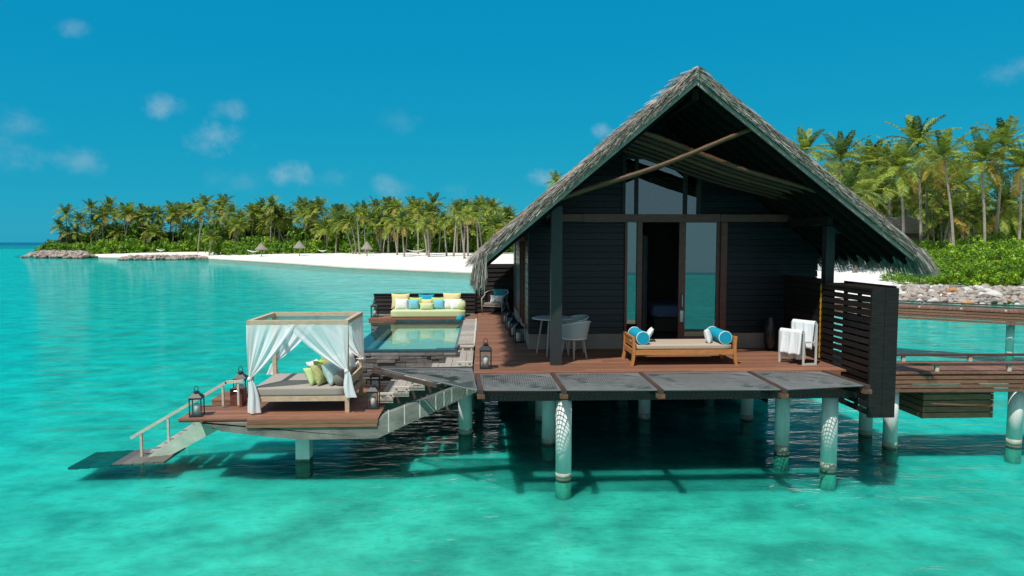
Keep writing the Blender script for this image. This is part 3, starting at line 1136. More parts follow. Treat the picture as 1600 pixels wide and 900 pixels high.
# hammock nets between beams, cantilevered in front of the deck
def net_mesh(poly, z_edge, sag, pitch=.046, r=.0070):
    """diagonal cords clipped to a convex polygon (x, y, z corners)"""
    mb = MB()
    P = [Vector((p[0], p[1])) for p in poly]
    zs = [p[2] for p in poly]
    cx = sum(p.x for p in P) / len(P)
    cyy = sum(p.y for p in P) / len(P)

    def zat(q):
        wsum, z = 0, 0
        for p, zz in zip(P, zs):
            ww = 1 / ((q - p).length + .02) ** 2
            wsum += ww
            z += ww * zz
        dmin = 1e9
        for i in range(len(P)):
            a, b = P[i], P[(i + 1) % len(P)]
            e = (b - a).normalized()
            n = Vector((-e.y, e.x))
            dmin = min(dmin, abs((q - a).dot(n)))
        return z / wsum - sag * min(1, dmin / .45)

    for ang in (R(38), R(-38)):
        d = Vector((math.cos(ang), math.sin(ang)))
        n = Vector((-d.y, d.x))
        lo = min(p.dot(n) for p in P)
        hi = max(p.dot(n) for p in P)
        k = lo + pitch * .5
        while k < hi:
            ts = []
            for i in range(len(P)):
                a, b = P[i], P[(i + 1) % len(P)]
                da, db = a.dot(n) - k, b.dot(n) - k
                if da * db < 0:
                    q = a.lerp(b, da / (da - db))
                    ts.append(q.dot(d))
            if len(ts) == 2:
                t0, t1 = sorted(ts)
                m = max(1, int((t1 - t0) / .25))
                pts = []
                for j in range(m + 1):
                    q = n * k + d * (t0 + (t1 - t0) * j / m)
                    pts.append((q.x, q.y, zat(q)))
                mb.tube(pts, r, 3, caps=False)
            k += pitch
    for i in range(len(P)):
        a, b = P[i], P[(i + 1) % len(P)]
        mb.tube([(a.x, a.y, zs[i]), (b.x, b.y, zs[(i + 1) % len(P)])], .012, 5)
    return mb


NB = [((-.10, DFY + .02), (-.03, 10.57)), ((1.20, DFY), (1.27, 10.52)), ((2.74, DFY), (2.79, 10.47)), ((4.66, DFY), (4.74, 10.42)), ((5.98, DFY), (6.22, 10.66))]
ZD, ZF = DZ - .03, 1.67
NLAB = ['grey rope net panel stretched between the first two brown beams, below the lone deck lantern',
        'grey rope net panel in front of the roof post and woven chairs',
        'grey rope net panel in front of the teak daybed',
        'grey rope net panel at the right end of the deck, beside the slatted screen']
for i in range(4):
    (a, b), (c, d) = NB[i], NB[i + 1]
    poly = [(a[0] + .05, a[1] - .01, ZD), (b[0] + .05, b[1] + .04, ZF), (d[0] - .05, d[1] + .04, ZF), (c[0] - .05, c[1] - .01, ZD)]
    o = net_mesh(poly, ZF, .05).build('hammock_net', M['net'])
    tag(o, NLAB[i], 'net', 'rope nets in front of the deck')
o = net_mesh([(-1.84, 12.36, 1.70), (-.10, 10.60, ZF), (-.20, 12.32, 1.70)], ZF, .06, .034, .0052).build('hammock_net', M['net'])
tag(o, 'triangular grey rope net panel stretched above the timber steps', 'net', 'rope nets in front of the deck')
BLAB = ['brown net beam at the front left deck corner, under the lone lantern', 'brown net beam in front of the tall roof post', 'brown net beam in front of the left end of the daybed',
        'brown net beam in front of the right end of the daybed', 'rightmost brown net beam, beside the slatted screen']
for i, (a, b) in enumerate(NB):
    mb = MB().bar((a[0], a[1] + .05, ZD - .01), (b[0], b[1] - .02, ZF - .015), .075, .07)
    t = thing('net_beam', BLAB[i], 'beam', (a[0], a[1], ZD - .05), 'brown beams that hold the nets')
    mb.build('beam', M['beam_brown'], t)
    MB().box(b[0] - .06, b[0] + .06, b[1] - .03, b[1] + .10, ZF - .12, ZF - .052).build('end_plate', M['rust'], t)
mb = MB()
mb.bar((-2.0, 12.42, 1.685), (-.2, 12.36, 1.70), .06, .05)
mb.bar((-2.0, 12.40, 1.66), (-.75, 11.22, 1.62), .06, .06)
tag(mb.build('net_beam', M['beam_brown']), 'pair of brown beams edging the triangular net over the steps', 'beam', 'brown beams that hold the nets')

# right slatted screen (a hollow box of slats)
scr = thing('slatted_screen', 'tall black slatted privacy screen at the right front end of the deck', 'screen', (6.5, 12.4, 1.1))
SX0, SX1 = 6.40, 6.84
SY0, SY1 = 10.92, 12.58
mb = MB()
z = 1.12
while z < 3.18:
    mb.box(SX0, SX0 + .03, SY0 + .06, SY1, z, z + .085)
    mb.box(SX1 - .03, SX1, SY0 + .06, SY1, z + .05, z + .145)
    z += .118
mb.build('slats', M['black_wood'], scr)
mb = MB()
mb.box(SX0 - .005, SX0 + .215, SY0, SY0 + .05, 1.08, 3.24)
mb.box(SX0 + .222, SX1 + .005, SY0, SY0 + .05, 1.08, 3.24)
mb.build('end_board', M['black_wood'], scr)
mb = MB()
mb.box(SX0 - .01, SX1 + .01, SY0 + .052, SY1, 3.20, 3.235)
for y in (SY0 + .45, SY0 + .9, SY0 + 1.35):
    mb.box(SX0 + .035, SX0 + .08, y, y + .06, 1.1, 3.19)
mb.build('frame', M['black_wood'], scr)
mb = MB()
z = 1.80
while z < 3.15:
    mb.box(SX0 - .012, SX0 - .004, SY1 + .01, SY1 + .06, z, z + .07)
    mb.box(SX0 - .012, SX0 - .004, SY1 + .02, SY1 + .045, z + .07, z + .118)
    z += .118
mb.build('edge_strip', M['amber'], scr)
mb = MB()
z = DZ + .03
while z < 3.2:
    mb.box(SX0 - .005, SX0 + .04, SY1 + .07, FY - .03, z, z + .112)
    z += .118
mb.box(SX0 + .045, SX0 + .08, SY1 + .07, FY - .03, DZ + .02, 3.24)
tag(mb.build('solid_screen', M['black_wood']), 'solid black board screen behind the towel rack, against the villa front', 'screen')

# ------------------------------------------------------------------ pool, wall, walkway, bench
pool = thing('plunge_pool', 'small raised plunge pool reflecting the sofa cushions', 'pool', (-1.6, 17.4, .2))
PX0, PX1, PY0, PY1, PZ = -2.95, -.56, 14.75, 20.1, 1.66
mb = MB()
mb.box(PX0 + .42, PX1, PY0 + .25, PY1, 1.42, 1.46)
mb.build('pool_floor', M['pool_floor'], pool)
mb = MB()
mb.box(PX0 + .06, PX0 + .40, PY0 + .005, PY1, .9, PZ - .006)
mb.box(PX0 + .40, PX1, PY0 + .005, PY0 + .22, .9, PZ - .006)
mb.box(PX1 - .06, PX1, PY0 + .22, PY1, .9, PZ + .02)
mb.box(PX0 + .40, PX1 - .06, PY1 - .06, PY1, .9, PZ + .06)
mb.build('pool_rim', M['pool_tile'], pool)
mb = MB()
mb.box(PX0 + 1.3, PX1 - .5, PY0 + .225, PY0 + .55, 1.45, 1.52)
mb.box(PX1 - .5, PX1 - .065, PY0 + .225, PY0 + .9, 1.45, 1.57)
mb.build('pool_step', M['pool_tile'], pool)
mb = MB()
mb.add([(PX0 + .06, PY0, PZ), (PX1 - .005, PY0, PZ), (PX1 - .005, PY1 - .06, PZ), (PX0 + .06, PY1 - .06, PZ)], [(0, 1, 2, 3)])
mb.build('pool_water', M['pool_water'], pool)


def stone_wall(mb, p0, p1, z0, z1, th=.16, skip_gap=None):
    p0, p1 = Vector(p0), Vector(p1)
    d = p1 - p0
    L = d.length
    d.normalize()
    n = Vector((d.y, -d.x))
    z = z0
    while z < z1 - .02:
        h = min(random.choice((.06, .07, .08, .10, .12)), z1 - z)
        s = -random.uniform(0, .3)
        while s < L:
            e = s + random.uniform(.18, .62)
            a, b = max(0, s), min(L, e - .006)
            if b - a > .03:
                o = random.uniform(0, .06)
                A, B = p0 + d * a, p0 + d * b
                hh = h - .006 - random.uniform(0, .012)
                vs = []
                for q in (A, B):
                    for (off, zz) in ((o + random.uniform(-.008, .008), z), (o + random.uniform(-.012, .008), z + hh), (-th, z + hh), (-th, z)):
                        r = q + n * off
                        vs.append((r.x, r.y, zz))
                mb.add(vs, [(0, 4, 5, 1), (1, 5, 6, 2), (2, 6, 7, 3), (3, 7, 4, 0), (0, 1, 2, 3), (7, 6, 5, 4)])
            s = e
        z += h
    return mb


mb = MB()
stone_wall(mb, (PX0 + .06, PY0 - .02), (-.20, PY0 - .02), .35, PZ - .05)
stone_wall(mb, (PX0 + .04, PY1 + .4), (PX0 + .04, PY0 - .02), .35, PZ - .03)
stone_wall(mb, (-3.30, 20.22), (-2.9, 20.22), 1.15, 1.68)
mb.box(PX0 + .24, -.25, PY0 + .2, PY1, .35, 1.38)
mb.box(PX0 + .2, PX0 + .30, PY0 + .2, PY1, .35, 1.6)
mb.build('stone_wall', M['slate'], pool)

walk = thing('poolside_walkway', 'grey weathered plank walkway between the pool and the brown deck', 'walkway', (-.38, 17.5, 1.6))
mb = MB()
y = 15.1
while y < 20.0:
    mb.box(-.55, -.215, y, y + .30, DZ - .045, DZ - .008 + random.uniform(-.003, .003))
    y += .308
mb.build('planking', M['grey_plank'], walk)
MB().box(-.213, -.17, 15.1, 20.0, DZ - .06, DZ + .002).build('edge_board', M['rail_wood'], walk)
mb = MB()
mb.box(-.55, -.2, 15.12, 20.0, .4, DZ - .06)
mb.build('support', M['slate'], walk)

bench = thing('sofa_platform', 'low brown timber platform with black slatted back at the pool end', 'platform', (-1.7, 20.8, 1.2))
mb = MB()
boards(mb, -3.36, -.17, 20.2, 21.3, DZ, .138)
mb.build('decking', M['deck'], bench)
MB().box(-3.36, -.17, 20.165, 20.195, DZ - .14, DZ - .002).build('fascia', M['deck'], bench)
MB().box(-3.3, -.2, 20.25, 21.3, .9, DZ - .04).build('base', M['black_wood'], bench)
mb = MB()
z = DZ + .03
while z < 2.34:
    mb.add([(-3.38, 21.34, z), (-.25, 21.34, z), (-.25, 21.38, z), (-3.38, 21.38, z), (-3.38, 21.37, z + .115), (-.25, 21.37, z + .115), (-.25, 21.40, z + .115), (-3.38, 21.40, z + .115)],
           [(3, 2, 1, 0), (4, 5, 6, 7), (0, 1, 5, 4), (1, 2, 6, 5), (2, 3, 7, 6), (3, 0, 4, 7)])
    z += .125
mb.box(-3.40, -.22, 21.33, 21.42, 2.36, 2.39)
mb.box(-3.36, -.25, 21.41, 21.43, DZ, 2.36)
mb.build('slat_back', M['black_wood'], bench)
mb = MB()
z = DZ + .03
while z < 3.24:
    mb.add([(-.22, 21.74, z), (1.0, 21.74, z), (1.0, 21.78, z), (-.22, 21.78, z), (-.22, 21.77, z + .125), (1.0, 21.77, z + .125), (1.0, 21.80, z + .125), (-.22, 21.80, z + .125)],
           [(3, 2, 1, 0), (4, 5, 6, 7), (0, 1, 5, 4), (1, 2, 6, 5), (2, 3, 7, 6), (3, 0, 4, 7)])
    z += .14
mb.box(-.24, 1.02, 21.81, 21.84, DZ - .3, 3.26)
mb.box(-.26, -.20, 21.72, 21.86, DZ - .3, 3.45)
tag(mb.build('rear_screen', M['black_wood']), 'tall black board screen behind the woven armchair at the far deck end', 'screen')

# ------------------------------------------------------------------ timber steps with grab bars
steps = thing('timber_steps', 'grey plank steps climbing from the lower deck beside the stone wall', 'steps', (-1.1, 13.6, .6))
for i in range(6):
    x0 = -1.98 + i * .30
    z = 1.03 + i * .118
    mb = MB()
    nb = 2
    wpl = .285 / nb
    for k in range(nb):
        mb.box(x0 + k * wpl, x0 + (k + 1) * wpl - .008, 12.85, 15.02, z - .035, z)
    mb.box(x0, x0 + .28, 12.86, 12.90, z - .075, z - .037)
    mb.box(x0, x0 + .28, 14.9, 14.98, z - .075, z - .037)
    tr = mb.build('tread', M['grey_plank'], steps)
    for y in (12.90, 14.92):
        g = MB()
        g.box(x0 + .02, x0 + .06, y - .02, y + .02, z + .002, z + .075)
        g.box(x0 + .21, x0 + .25, y - .02, y + .02, z + .002, z + .075)
        g.box(x0 - .02, x0 + .285, y - .035, y + .035, z + .075, z + .11)
        g.build('grab_bar', M['rail_wood'], tr)
mb = MB()
for y in (13.15, 14.75):
    mb = MB()
    mb.prism([(-1.95, .88), (-1.5, .88), (-.1, 1.45), (-.1, 1.62), (-.35, 1.58), (-1.95, .95)], y, y + .12)
    mb.build('carriage', M['beam_brown'], steps)

# ------------------------------------------------------------------ lower deck
low = thing('lower_deck', 'low brown timber swim deck carrying the white canopy bed', 'deck', (-3.6, 13.0, 0))
LZ = .92
mb = MB()
boards(mb, -5.32, -1.84, 11.95, 13.0, LZ, .146)
boards(mb, -4.45, -1.95, 13.0, 14.2, LZ, .146)
boards(mb, -5.32, -4.452, 13.42, 14.2, LZ, .146)
boards(mb, -2.75, -2.0, 14.2, 14.62, LZ, .146)
mb.build('decking', M['deck'], low)
mb = MB()
mb.box(-5.30, -1.86, 11.965, 11.99, LZ - .06, LZ - .032)
mb.box(-4.10, -1.84, 11.868, 11.945, LZ - .085, LZ - .002)
mb.box(-4.12, -1.86, 11.872, 11.896, LZ - .15, LZ - .088)
mb.box(-5.30, -4.46, 13.425, 13.45, LZ - .20, LZ - .032)
mb.build('fascia', M['deck'], low)
mb = MB()
mb.box(-5.0, -1.9, 12.2, 12.95, LZ - .16, LZ - .033)
mb.box(-4.4, -1.95, 12.95, 14.6, LZ - .16, LZ - .033)
mb.box(-5.25, -4.4, 13.46, 14.15, LZ - .16, LZ - .033)
mb.build('underdeck_slab', M['black_wood'], low)
yc = 11.90
pp = [(at(*p, Y=yc).x, at(*p, Y=yc).z) for p in ((312, 659), (346, 674), (430, 684), (475, 687), (590, 685), (748, 611), (748, 593), (690, 614), (600, 648), (590, 660))]
top_l = LZ - .065
poly = [(pp[0][0], top_l)] + [(x, z) for x, z in pp[:9]] + [(pp[9][0], top_l)]
poly = [(x, z) for x, z in poly]
MB().prism(poly, yc, yc + .22).build('stringer', M['concrete'], low)
MB().prism(poly, 13.9, 14.1).build('stringer', M['concrete'], low)
mb = MB()
for px in (607, 632, 656, 681, 694, 706, 730):
    a = at(px, 640, Y=yc)
    # from top to bottom line of the rising beam
    t = (px - 590) / 158
    zt = at(px, 650 - t * 52 - 4, Y=yc).z
    zb = at(px, 685 - t * 74 - 2, Y=yc).z
    MB().box(a.x - .010, a.x + .010, yc - .004, yc - .001, zb, zt).build('lime_drip', M['drip'], low)
MB().box(-4.85, -4.35, 12.25, 12.5, .66, .80).build('corbel', M['concrete'], low)
MB().box(-.55, -.2, 13.7, 14.4, 1.05, 1.45).build('corbel', M['concrete'], low)
mb = MB()
mb.box(-3.43, -3.17, 12.4, 12.66, -.5, .03)
mb.mi = 1
mb.box(-3.425, -3.175, 12.405, 12.655, .03, .70)
mb.build('pile', [M['pile_foot'], M['pile']], low)
pile(-.37, 14.05, 1.06, low, .145)

# ------------------------------------------------------------------ swim ladder stairs with handrail
st = thing('water_stairs', 'pale flaking wooden stairs with a handrail leading into the lagoon', 'stairs', (-5.8, 13.2, 0))
ys = 12.72
P0, P1 = at(222, 719, Y=ys), at(322, 655, Y=ys)
mb = MB()
dx = P1.x - P0.x
slp = (P1.z - P0.z) / dx
poly = [(P0.x, P0.z), (P0.x + .40, P0.z + .02), (P1.x + .28, P1.z - .17), (P1.x + .28, P1.z - .01), (P1.x - .05, P1.z)]
mb.prism(poly, ys, ys + .06)
mb.build('stringer', M['stair_paint'], st)
MB().prism(poly, ys + .95, ys + 1.01).build('stringer', M['stair_paint'], st)
mb = MB()
k = 0
z = .62
x = P1.x - .15
while z > -.05:
    MB().box(x - .13, x + .13, ys + .07, ys + .94, z - .04, z).build('tread', M['grey_plank'], st)
    z -= .17
    x -= .17 / slp
mb = MB()
for i in range(9):
    xx = -5.75 - i * .19
    zz = .045 - i * .011
    mb.box(xx - .18, xx - .005, 12.35, 13.25, zz - .04, zz, Matrix.Rotation(0, 4, 'Z'))
mb.build('landing_planks', M['wet_plank'], st)
mb = MB()
ha, hb, hc = at(205, 684, Y=ys + .05), at(354, 597, Y=ys + .05), at(381, 595, Y=ys + .05)
mb.bar(ha, hb, .05, .055)
mb.bar(hb - Vector((.02, 0, .006)), hc, .05, .05)
hr = mb.build('handrail', M['rail_wood'], st)
for (px, top, bot) in ((221, 676, 714), (263, 652, 691), (348, 602, 634), (372, 597, 633)):
    a, b = at(px, top + 2, Y=ys + .05), at(px + 1, bot, Y=ys + .05)
    MB().bar(b, (b.x, b.y, a.z), .038, .045, (0, 1, 0)).build('baluster', M['rail_wood'], hr)

# ------------------------------------------------------------------ lantern prototype and copies
def make_lantern():
    t = thing('lantern', 'x', 'lantern')
    mb = MB()
    s, h = .105, .33
    mb.box(-s, s, -s, s, 0, .022)
    mb.box(-s, s, -s, s, h - .018, h)
    for a in (-1, 1):
        for b in (-1, 1):
            mb.box(a * s - (.016 if a > 0 else 0), a * s + (0 if a > 0 else .016), b * s - (.016 if b > 0 else 0), b * s + (0 if b > 0 else .016), .022, h - .018)
    mb.build('frame', M['black_metal'], t)
    mb = MB()
    q = s - .008
    for k in range(4):
        mb.add([(-q, -q, .023), (q, -q, .023), (q, -q, h - .019), (-q, -q, h - .019)], [(0, 1, 2, 3)], Matrix.Rotation(k * PI / 2, 4, 'Z'))
    mb.build('glass', M['lantern_glass'], t)
    mb = MB()
    mb.tube_z([(0, 0, h + .001), (0, 0, h + .012), (0, 0, h + .085)], [s * 1.5, s * 1.5, s * .52], 4)
    for i, v in enumerate(mb.v):
        r = Matrix.Rotation(PI / 4, 3, 'Z') @ Vector(v)
        mb.v[i] = tuple(r)
    mb.tube_z([(0, 0, h + .086), (0, 0, h + .10), (0, 0, h + .101), (0, 0, h + .125)], [s * .36, s * .36, s * .62, s * .2], 10)
    cap = mb.build('roof', M['black_metal'], t)
    mb = MB()
    pts = [(.034 * math.cos(a), 0, h + .155 + .048 * math.sin(a)) for a in [k * 2 * PI / 14 for k in range(15)]]
    mb.tube(pts, .006, 5)
    mb.build('handle', M['black_metal'], t)
    return t


def make_candle():
    mb = MB()
    mb.lathe([(.052, 0), (.052, .19), (.046, .197), (.02, .190)], n=14)
    o = mb.build('candle', M['candle'], org=(0, 0, 0))
    o.data.polygons.foreach_set('use_smooth', [True] * len(o.data.polygons))
    return o


LANTERNS = [((-5.07, 12.17, LZ), .12, 1.0, 'black glass lantern alone at the front left corner of the lower deck', 1.0),
            ((-4.80, 13.62, LZ), .1, 1.15, 'black lantern half hidden behind the dark box at the stair top', 1.0),
            ((-2.03, 12.60, LZ), -.05, .98, 'black lantern beside the lowest timber step, nearer of two there', 1.0),
            ((-2.24, 14.15, LZ), .05, .92, 'black lantern against the stone wall beside the canopy bed', 1.0),
            ((.05, 12.08, DZ), .02, 1.0, 'black lantern standing alone at the front left corner of the villa deck', 1.0),
            ((.80, 15.20, DZ), .15, 1.0, 'black lantern nearest the camera in the row along the villa side wall', 1.0),
            ((.74, 16.25, DZ), .1, 1.0, 'second lantern from the front along the villa side wall', .9),
            ((.70, 17.5, DZ), .2, 1.0, 'third lantern from the front along the villa side wall', .9),
            ((.64, 18.9, DZ), .15, 1.0, 'farthest lantern in the row along the villa side wall', .9),
            ((-3.24, 20.55, DZ), .05, 1.0, 'black lantern at the left end of the sofa platform', 1.0)]
L0, C0 = make_lantern(), make_candle()
for i, (p, rz, s, lab, ch) in enumerate(LANTERNS):
    o = L0 if i == 0 else copy_tree(L0)
    o.location, o.rotation_euler, o.scale = p, (0, 0, rz), (s, s, s)
    o['label'], o['group'] = lab, 'black candle lanterns'
    c = C0 if i == 0 else copy_tree(C0)
    c.location, c.scale = (p[0], p[1], p[2] + .0225 * s), (s, s, s * ch)
    lb = lab.replace('black glass lantern', 'lantern').replace('black lantern', 'lantern').replace(', nearer of two there', '').replace('standing alone ', '')
    tag(c, 'white candle in the ' + lb, 'candle', 'candles in the lanterns')
# dark box at stair head
t = thing('wooden_box', 'dark brown wooden box at the top of the water stairs', 'box', (-4.62, 12.98, LZ))
mb = MB()
for k in range(4):
    mb.box(-4.74 + k * .06, -4.684 + k * .06, 12.86, 12.88, LZ, LZ + .33)
mb.box(-4.74, -4.50, 12.882, 13.08, LZ, LZ + .325)
mb.build('body', M['red_wood'], t)
MB().tube([(-4.66, 12.855, LZ + .27), (-4.65, 12.83, LZ + .29), (-4.59, 12.83, LZ + .29), (-4.58, 12.855, LZ + .27)], .008, 6).build('handle', M['steel'], t)

# ------------------------------------------------------------------ canopy bed
BX0, BX1, BY0, BY1, BT = -4.20, -2.42, 12.30, 13.78, 2.60
cb = thing('canopy_bed', 'weathered teak four-poster daybed with white sheer curtains on the lower deck', 'daybed', ((BX0 + BX1) / 2, (BY0 + BY1) / 2, LZ))
ps = .075
for (x, y) in ((BX0, BY0), (BX1 - ps, BY0), (BX0, BY1 - ps), (BX1 - ps, BY1 - ps)):
    MB().box(x, x + ps, y, y + ps, LZ, BT - .076).build('post', M['pale_teak'], cb)
mb = MB()
mb.box(BX0 - .01, BX1 + .01, BY0 - .01, BY0 + ps, BT - .075, BT)
mb.box(BX0 - .01, BX1 + .01, BY1 - ps, BY1 + .01, BT - .075, BT)
mb.box(BX0 - .01, BX0 + ps, BY0 + ps + .002, BY1 - ps - .002, BT - .073, BT - .002)
mb.box(BX1 - ps, BX1 + .01, BY0 + ps + .002, BY1 - ps - .002, BT - .073, BT - .002)
mb.build('top_frame', M['pale_teak'], cb)
mb = MB()
mb.box(BX0 + ps, BX1 - ps, BY0 + .01, BY0 + .06, LZ + .21, LZ + .30)
mb.box(BX0 + ps, BX1 - ps, BY1 - .06, BY1 - .01, LZ + .21, LZ + .30)
mb.box(BX0 + .01, BX0 + .06, BY0 + ps, BY1 - ps, LZ + .21, LZ + .30)
mb.box(BX1 - .06, BX1 - .01, BY0 + ps, BY1 - ps, LZ + .21, LZ + .30)
for k in range(10):
    x = BX0 + .12 + k * .165
    mb.box(x, x + .10, BY0 + .06, BY1 - .06, LZ + .24, LZ + .27)
mb.box(BX1 - .05, BX1 - .015, BY0 + ps, BY1 - ps, LZ + .42, LZ + .58)
mb.build('base', M['pale_teak'], cb)
mb = MB()
mb.rbox(BX0 + .05, BX1 - .09, BY0 + .02, BY1 - .03, LZ + .30, LZ + .46, .035)
mb.build('mattress', M['mattress'], cb, smooth=True)


def drape(p_out, p_in, tie, zt, foot, ph, name='curtain', sagk=.55):
    """panel hung from p_out..p_in on the top rail, gathered at tie, tail to foot"""
    A, B, T, Ft = Vector(p_out), Vector(p_in), Vector(tie), Vector(foot)
    along = (B - A).normalized()
    nrm = Vector((along.y, -along.x, 0))
    mb = MB()
    nu, nv = 56, 26

    def top(u, v):
        S = A.lerp(B, u)
        E = T + along * (.03 * (u - .5)) + Vector((0, 0, .03 * (u - .5)))
        mid = Vector((S.x + (E.x - S.x) * .42, S.y + (E.y - S.y) * .42, S.z + (E.z - S.z) * (.5 + .30 * u * sagk)))
        p = S * (1 - v) ** 2 + mid * (2 * v * (1 - v)) + E * v ** 2
        fold = math.sin(u * 21 + ph + v * 2.2) * .022 + math.sin(u * 47 + ph * 2 + v * 3) * .009
        env = .18 + .9 * math.sin(PI * min(v, .93)) * (1 - .2 * v)
        return p + nrm * (fold * env + .05 * math.sin(PI * v) * u)
    mb.grid(top, nu, nv)
    # knot
    mb.tube([T + Vector((0, 0, .035)), T, T - Vector((0, 0, .035))], [.03, .042, .03], 10)

    def tail(u, v):
        c = T.lerp(Ft, v) + Vector((.02 * math.sin(v * 4 + ph), 0, 0))
        a = u * 2 * PI
        r = .025 + .075 * v ** .7
        r *= 1 + .28 * math.sin(a * 4 + ph + v * 2)
        return c + Vector((math.cos(a) * r, math.sin(a) * r * .7, 0))
    mb.grid(tail, 36, 12)
    return mb.build(name, M['sheer'], cb, smooth=True)


zt = BT - .078
zk = 1.58
drape((BX0 - .01, BY0 - .018, zt), (-3.35, BY0 - .018, zt), (BX0 + .03, BY0 - .03, zk - .03), zk, (BX0 + .13, BY0 - .06, LZ + .03), .3)
drape((BX1 + .01, BY0 - .022, zt), (-3.50, BY0 - .026, zt), (BX1 - .03, BY0 - .035, zk + .10), zk, (BX1 + .06, BY0 - .06, LZ + .30), 1.9)
drape((BX0 - .01, BY1 + .02, zt), (-3.25, BY1 + .02, zt), (BX0 + .02, BY1 + .03, zk), zk, (BX0 - .06, BY1 + .05, LZ + .42), 4.0)
drape((BX1 + .01, BY1 + .02, zt), (-3.40, BY1 + .02, zt), (BX1 - .03, BY1 + .04, zk + .05), zk, (BX1 - .08, BY1 + .05, LZ + .55), 2.6)
drape((BX1 + .015, BY1 + .0, zt), (BX1 + .015, BY0 + .25, zt), (BX1 + .03, BY1 - .05, zk + .08), zk, (BX1 + .02, BY1 - .1, LZ + .75), .9)

mz = LZ + .46


def pil(name, label, m, c, wd, h, t, rz, tilt, group, roll=0.0, cat='pillow'):
    o = MB().pillow(c, wd, h, t, rz, tilt, roll).build(name, m, smooth=True)
    return tag(o, label, cat, group)


g = 'pillows on the canopy bed'
# leaning against the right-hand bolster, fanned from front to back
pil('pillow', 'white and pale aqua patterned pillow at the front of the canopy bed pile', M['aqua_print'], (-2.80, 12.62, mz + .20), .44, .44, .17, R(78), R(-24), g)
pil('pillow', 'yellow spotted pillow in the middle of the canopy bed pile', M['yellow_print'], (-3.00, 12.60, mz + .19), .40, .40, .15, R(72), R(-22), g)
pil('pillow', 'lime green patterned pillow at the low left front of the canopy bed pile', M['lime_print'], (-3.14, 12.62, mz + .16), .36, .36, .14, R(70), R(-28), g)
pil('pillow', 'bright lime pillow standing behind the spotted yellow one', M['lime'], (-3.02, 12.88, mz + .21), .44, .44, .15, R(76), R(-20), g)
pil('pillow', 'pale yellow pillow topmost in the canopy bed pile', M['yellow_print'], (-2.95, 13.15, mz + .24), .46, .46, .16, R(80), R(-18), g)
pil('pillow', 'plain white pillow at the left rear of the canopy bed pile', M['white_fab'], (-3.16, 13.0, mz + .19), .42, .42, .15, R(74), R(-30), g)
pil('pillow', 'large white pillow behind the aqua patterned one', M['white_fab'], (-2.76, 13.0, mz + .24), .48, .48, .17, R(80), R(-16), g)
pil('pillow', 'white pillow by the rear right bedpost of the canopy bed', M['white_fab'], (-2.62, 13.42, mz + .26), .46, .46, .17, R(82), R(-12), g)
mb = MB()
mb.tube([(-2.62, 12.42, mz + .115), (-2.62, 12.45, mz + .115), (-2.62, 13.6, mz + .115), (-2.62, 13.63, mz + .115)], [.09, .112, .112, .09], 20)
tag(mb.build('bolster', M['bolster_grey'], smooth=True), 'dark grey bolster along the right side of the canopy bed', 'bolster')

# ------------------------------------------------------------------ teak daybed
tb = thing('teak_daybed', 'golden teak daybed with slatted ends at the front of the villa deck', 'daybed', (3.65, 12.6, DZ))
TX0, TX1, TY0, TY1 = 2.74, 4.60, 12.2, 12.98
for (x, s) in ((TX0, -1), (TX1, 1)):
    for y in (TY0, TY1):
        mb = MB()
        pts = [(x + s * .035, y, DZ), (x + s * .008, y, DZ + .12), (x, y, DZ + .24), (x, y, DZ + .40), (x + s * .012, y, DZ + .53)]
        vs, fs = [], []
        for (a, b, c) in pts:
            vs += [(a - .026, b - .03, c), (a + .026, b - .03, c), (a + .026, b + .03, c), (a - .026, b + .03, c)]
        for i in range(4):
            for k in range(4):
                fs.append((i * 4 + k, i * 4 + (k + 1) % 4, i * 4 + 4 + (k + 1) % 4, i * 4 + 4 + k))
        fs += [(3, 2, 1, 0), (16, 17, 18, 19)]
        mb.add(vs, fs)
        mb.build('leg', M['teak'], tb)
mb = MB()
mb.box(TX0 + .027, TX1 - .027, TY0 - .02, TY0 + .02, DZ + .20, DZ + .29)
mb.box(TX0 + .027, TX1 - .027, TY1 - .02, TY1 + .02, DZ + .20, DZ + .29)
mb.box(TX0 - .02, TX0 + .02, TY0 + .03, TY1 - .03, DZ + .20, DZ + .29)
mb.box(TX1 - .02, TX1 + .02, TY0 + .03, TY1 - .03, DZ + .20, DZ + .29)
for k in range(14):
    x = TX0 + .06 + k * .125
    mb.box(x, x + .08, TY0 + .02, TY1 - .02, DZ + .255, DZ + .275)
mb.build('frame', M['teak'], tb)
for x in (TX0, TX1):
    mb = MB()
    for k, zz in enumerate((.34, .39, .44)):
        mb.box(x - .010, x + .010, TY0 + .03, TY1 - .03, DZ + zz, DZ + zz + .028)
    mb.box(x - .018, x + .018, TY0 + .03, TY1 - .03, DZ + .485, DZ + .525)
    mb.build('end_rail', M['teak'], tb)
mb = MB()
mb.rbox(TX0 + .05, TX1 - .05, TY0 - .005, TY1 - .01, DZ + .29, DZ + .385, .03)
mb.build('mattress', M['mattress_tan'], tb, smooth=True)


def bolster(x, z, label):
    t = thing('bolster', label, 'bolster', (x, (TY0 + TY1) / 2, z - .115), 'turquoise bolsters on the teak daybed')
    r = .118
    MB().tube([(x, TY0 + .0, z), (x, TY0 + .03, z), (x, TY1 - .08, z), (x, TY1 - .05, z)], [r * .96, r, r, r * .96], 24).build('cover', M['turq'], t)
    for o in (t,):
        pass
    for y in (TY0 + .01, TY1 - .06):
        pts = [(x + r * 1.0 * math.cos(a), y, z + r * 1.0 * math.sin(a)) for a in [k * 2 * PI / 24 for k in range(25)]]
        MB().tube(pts, .008, 5).build('piping', M['white_fab'], t)


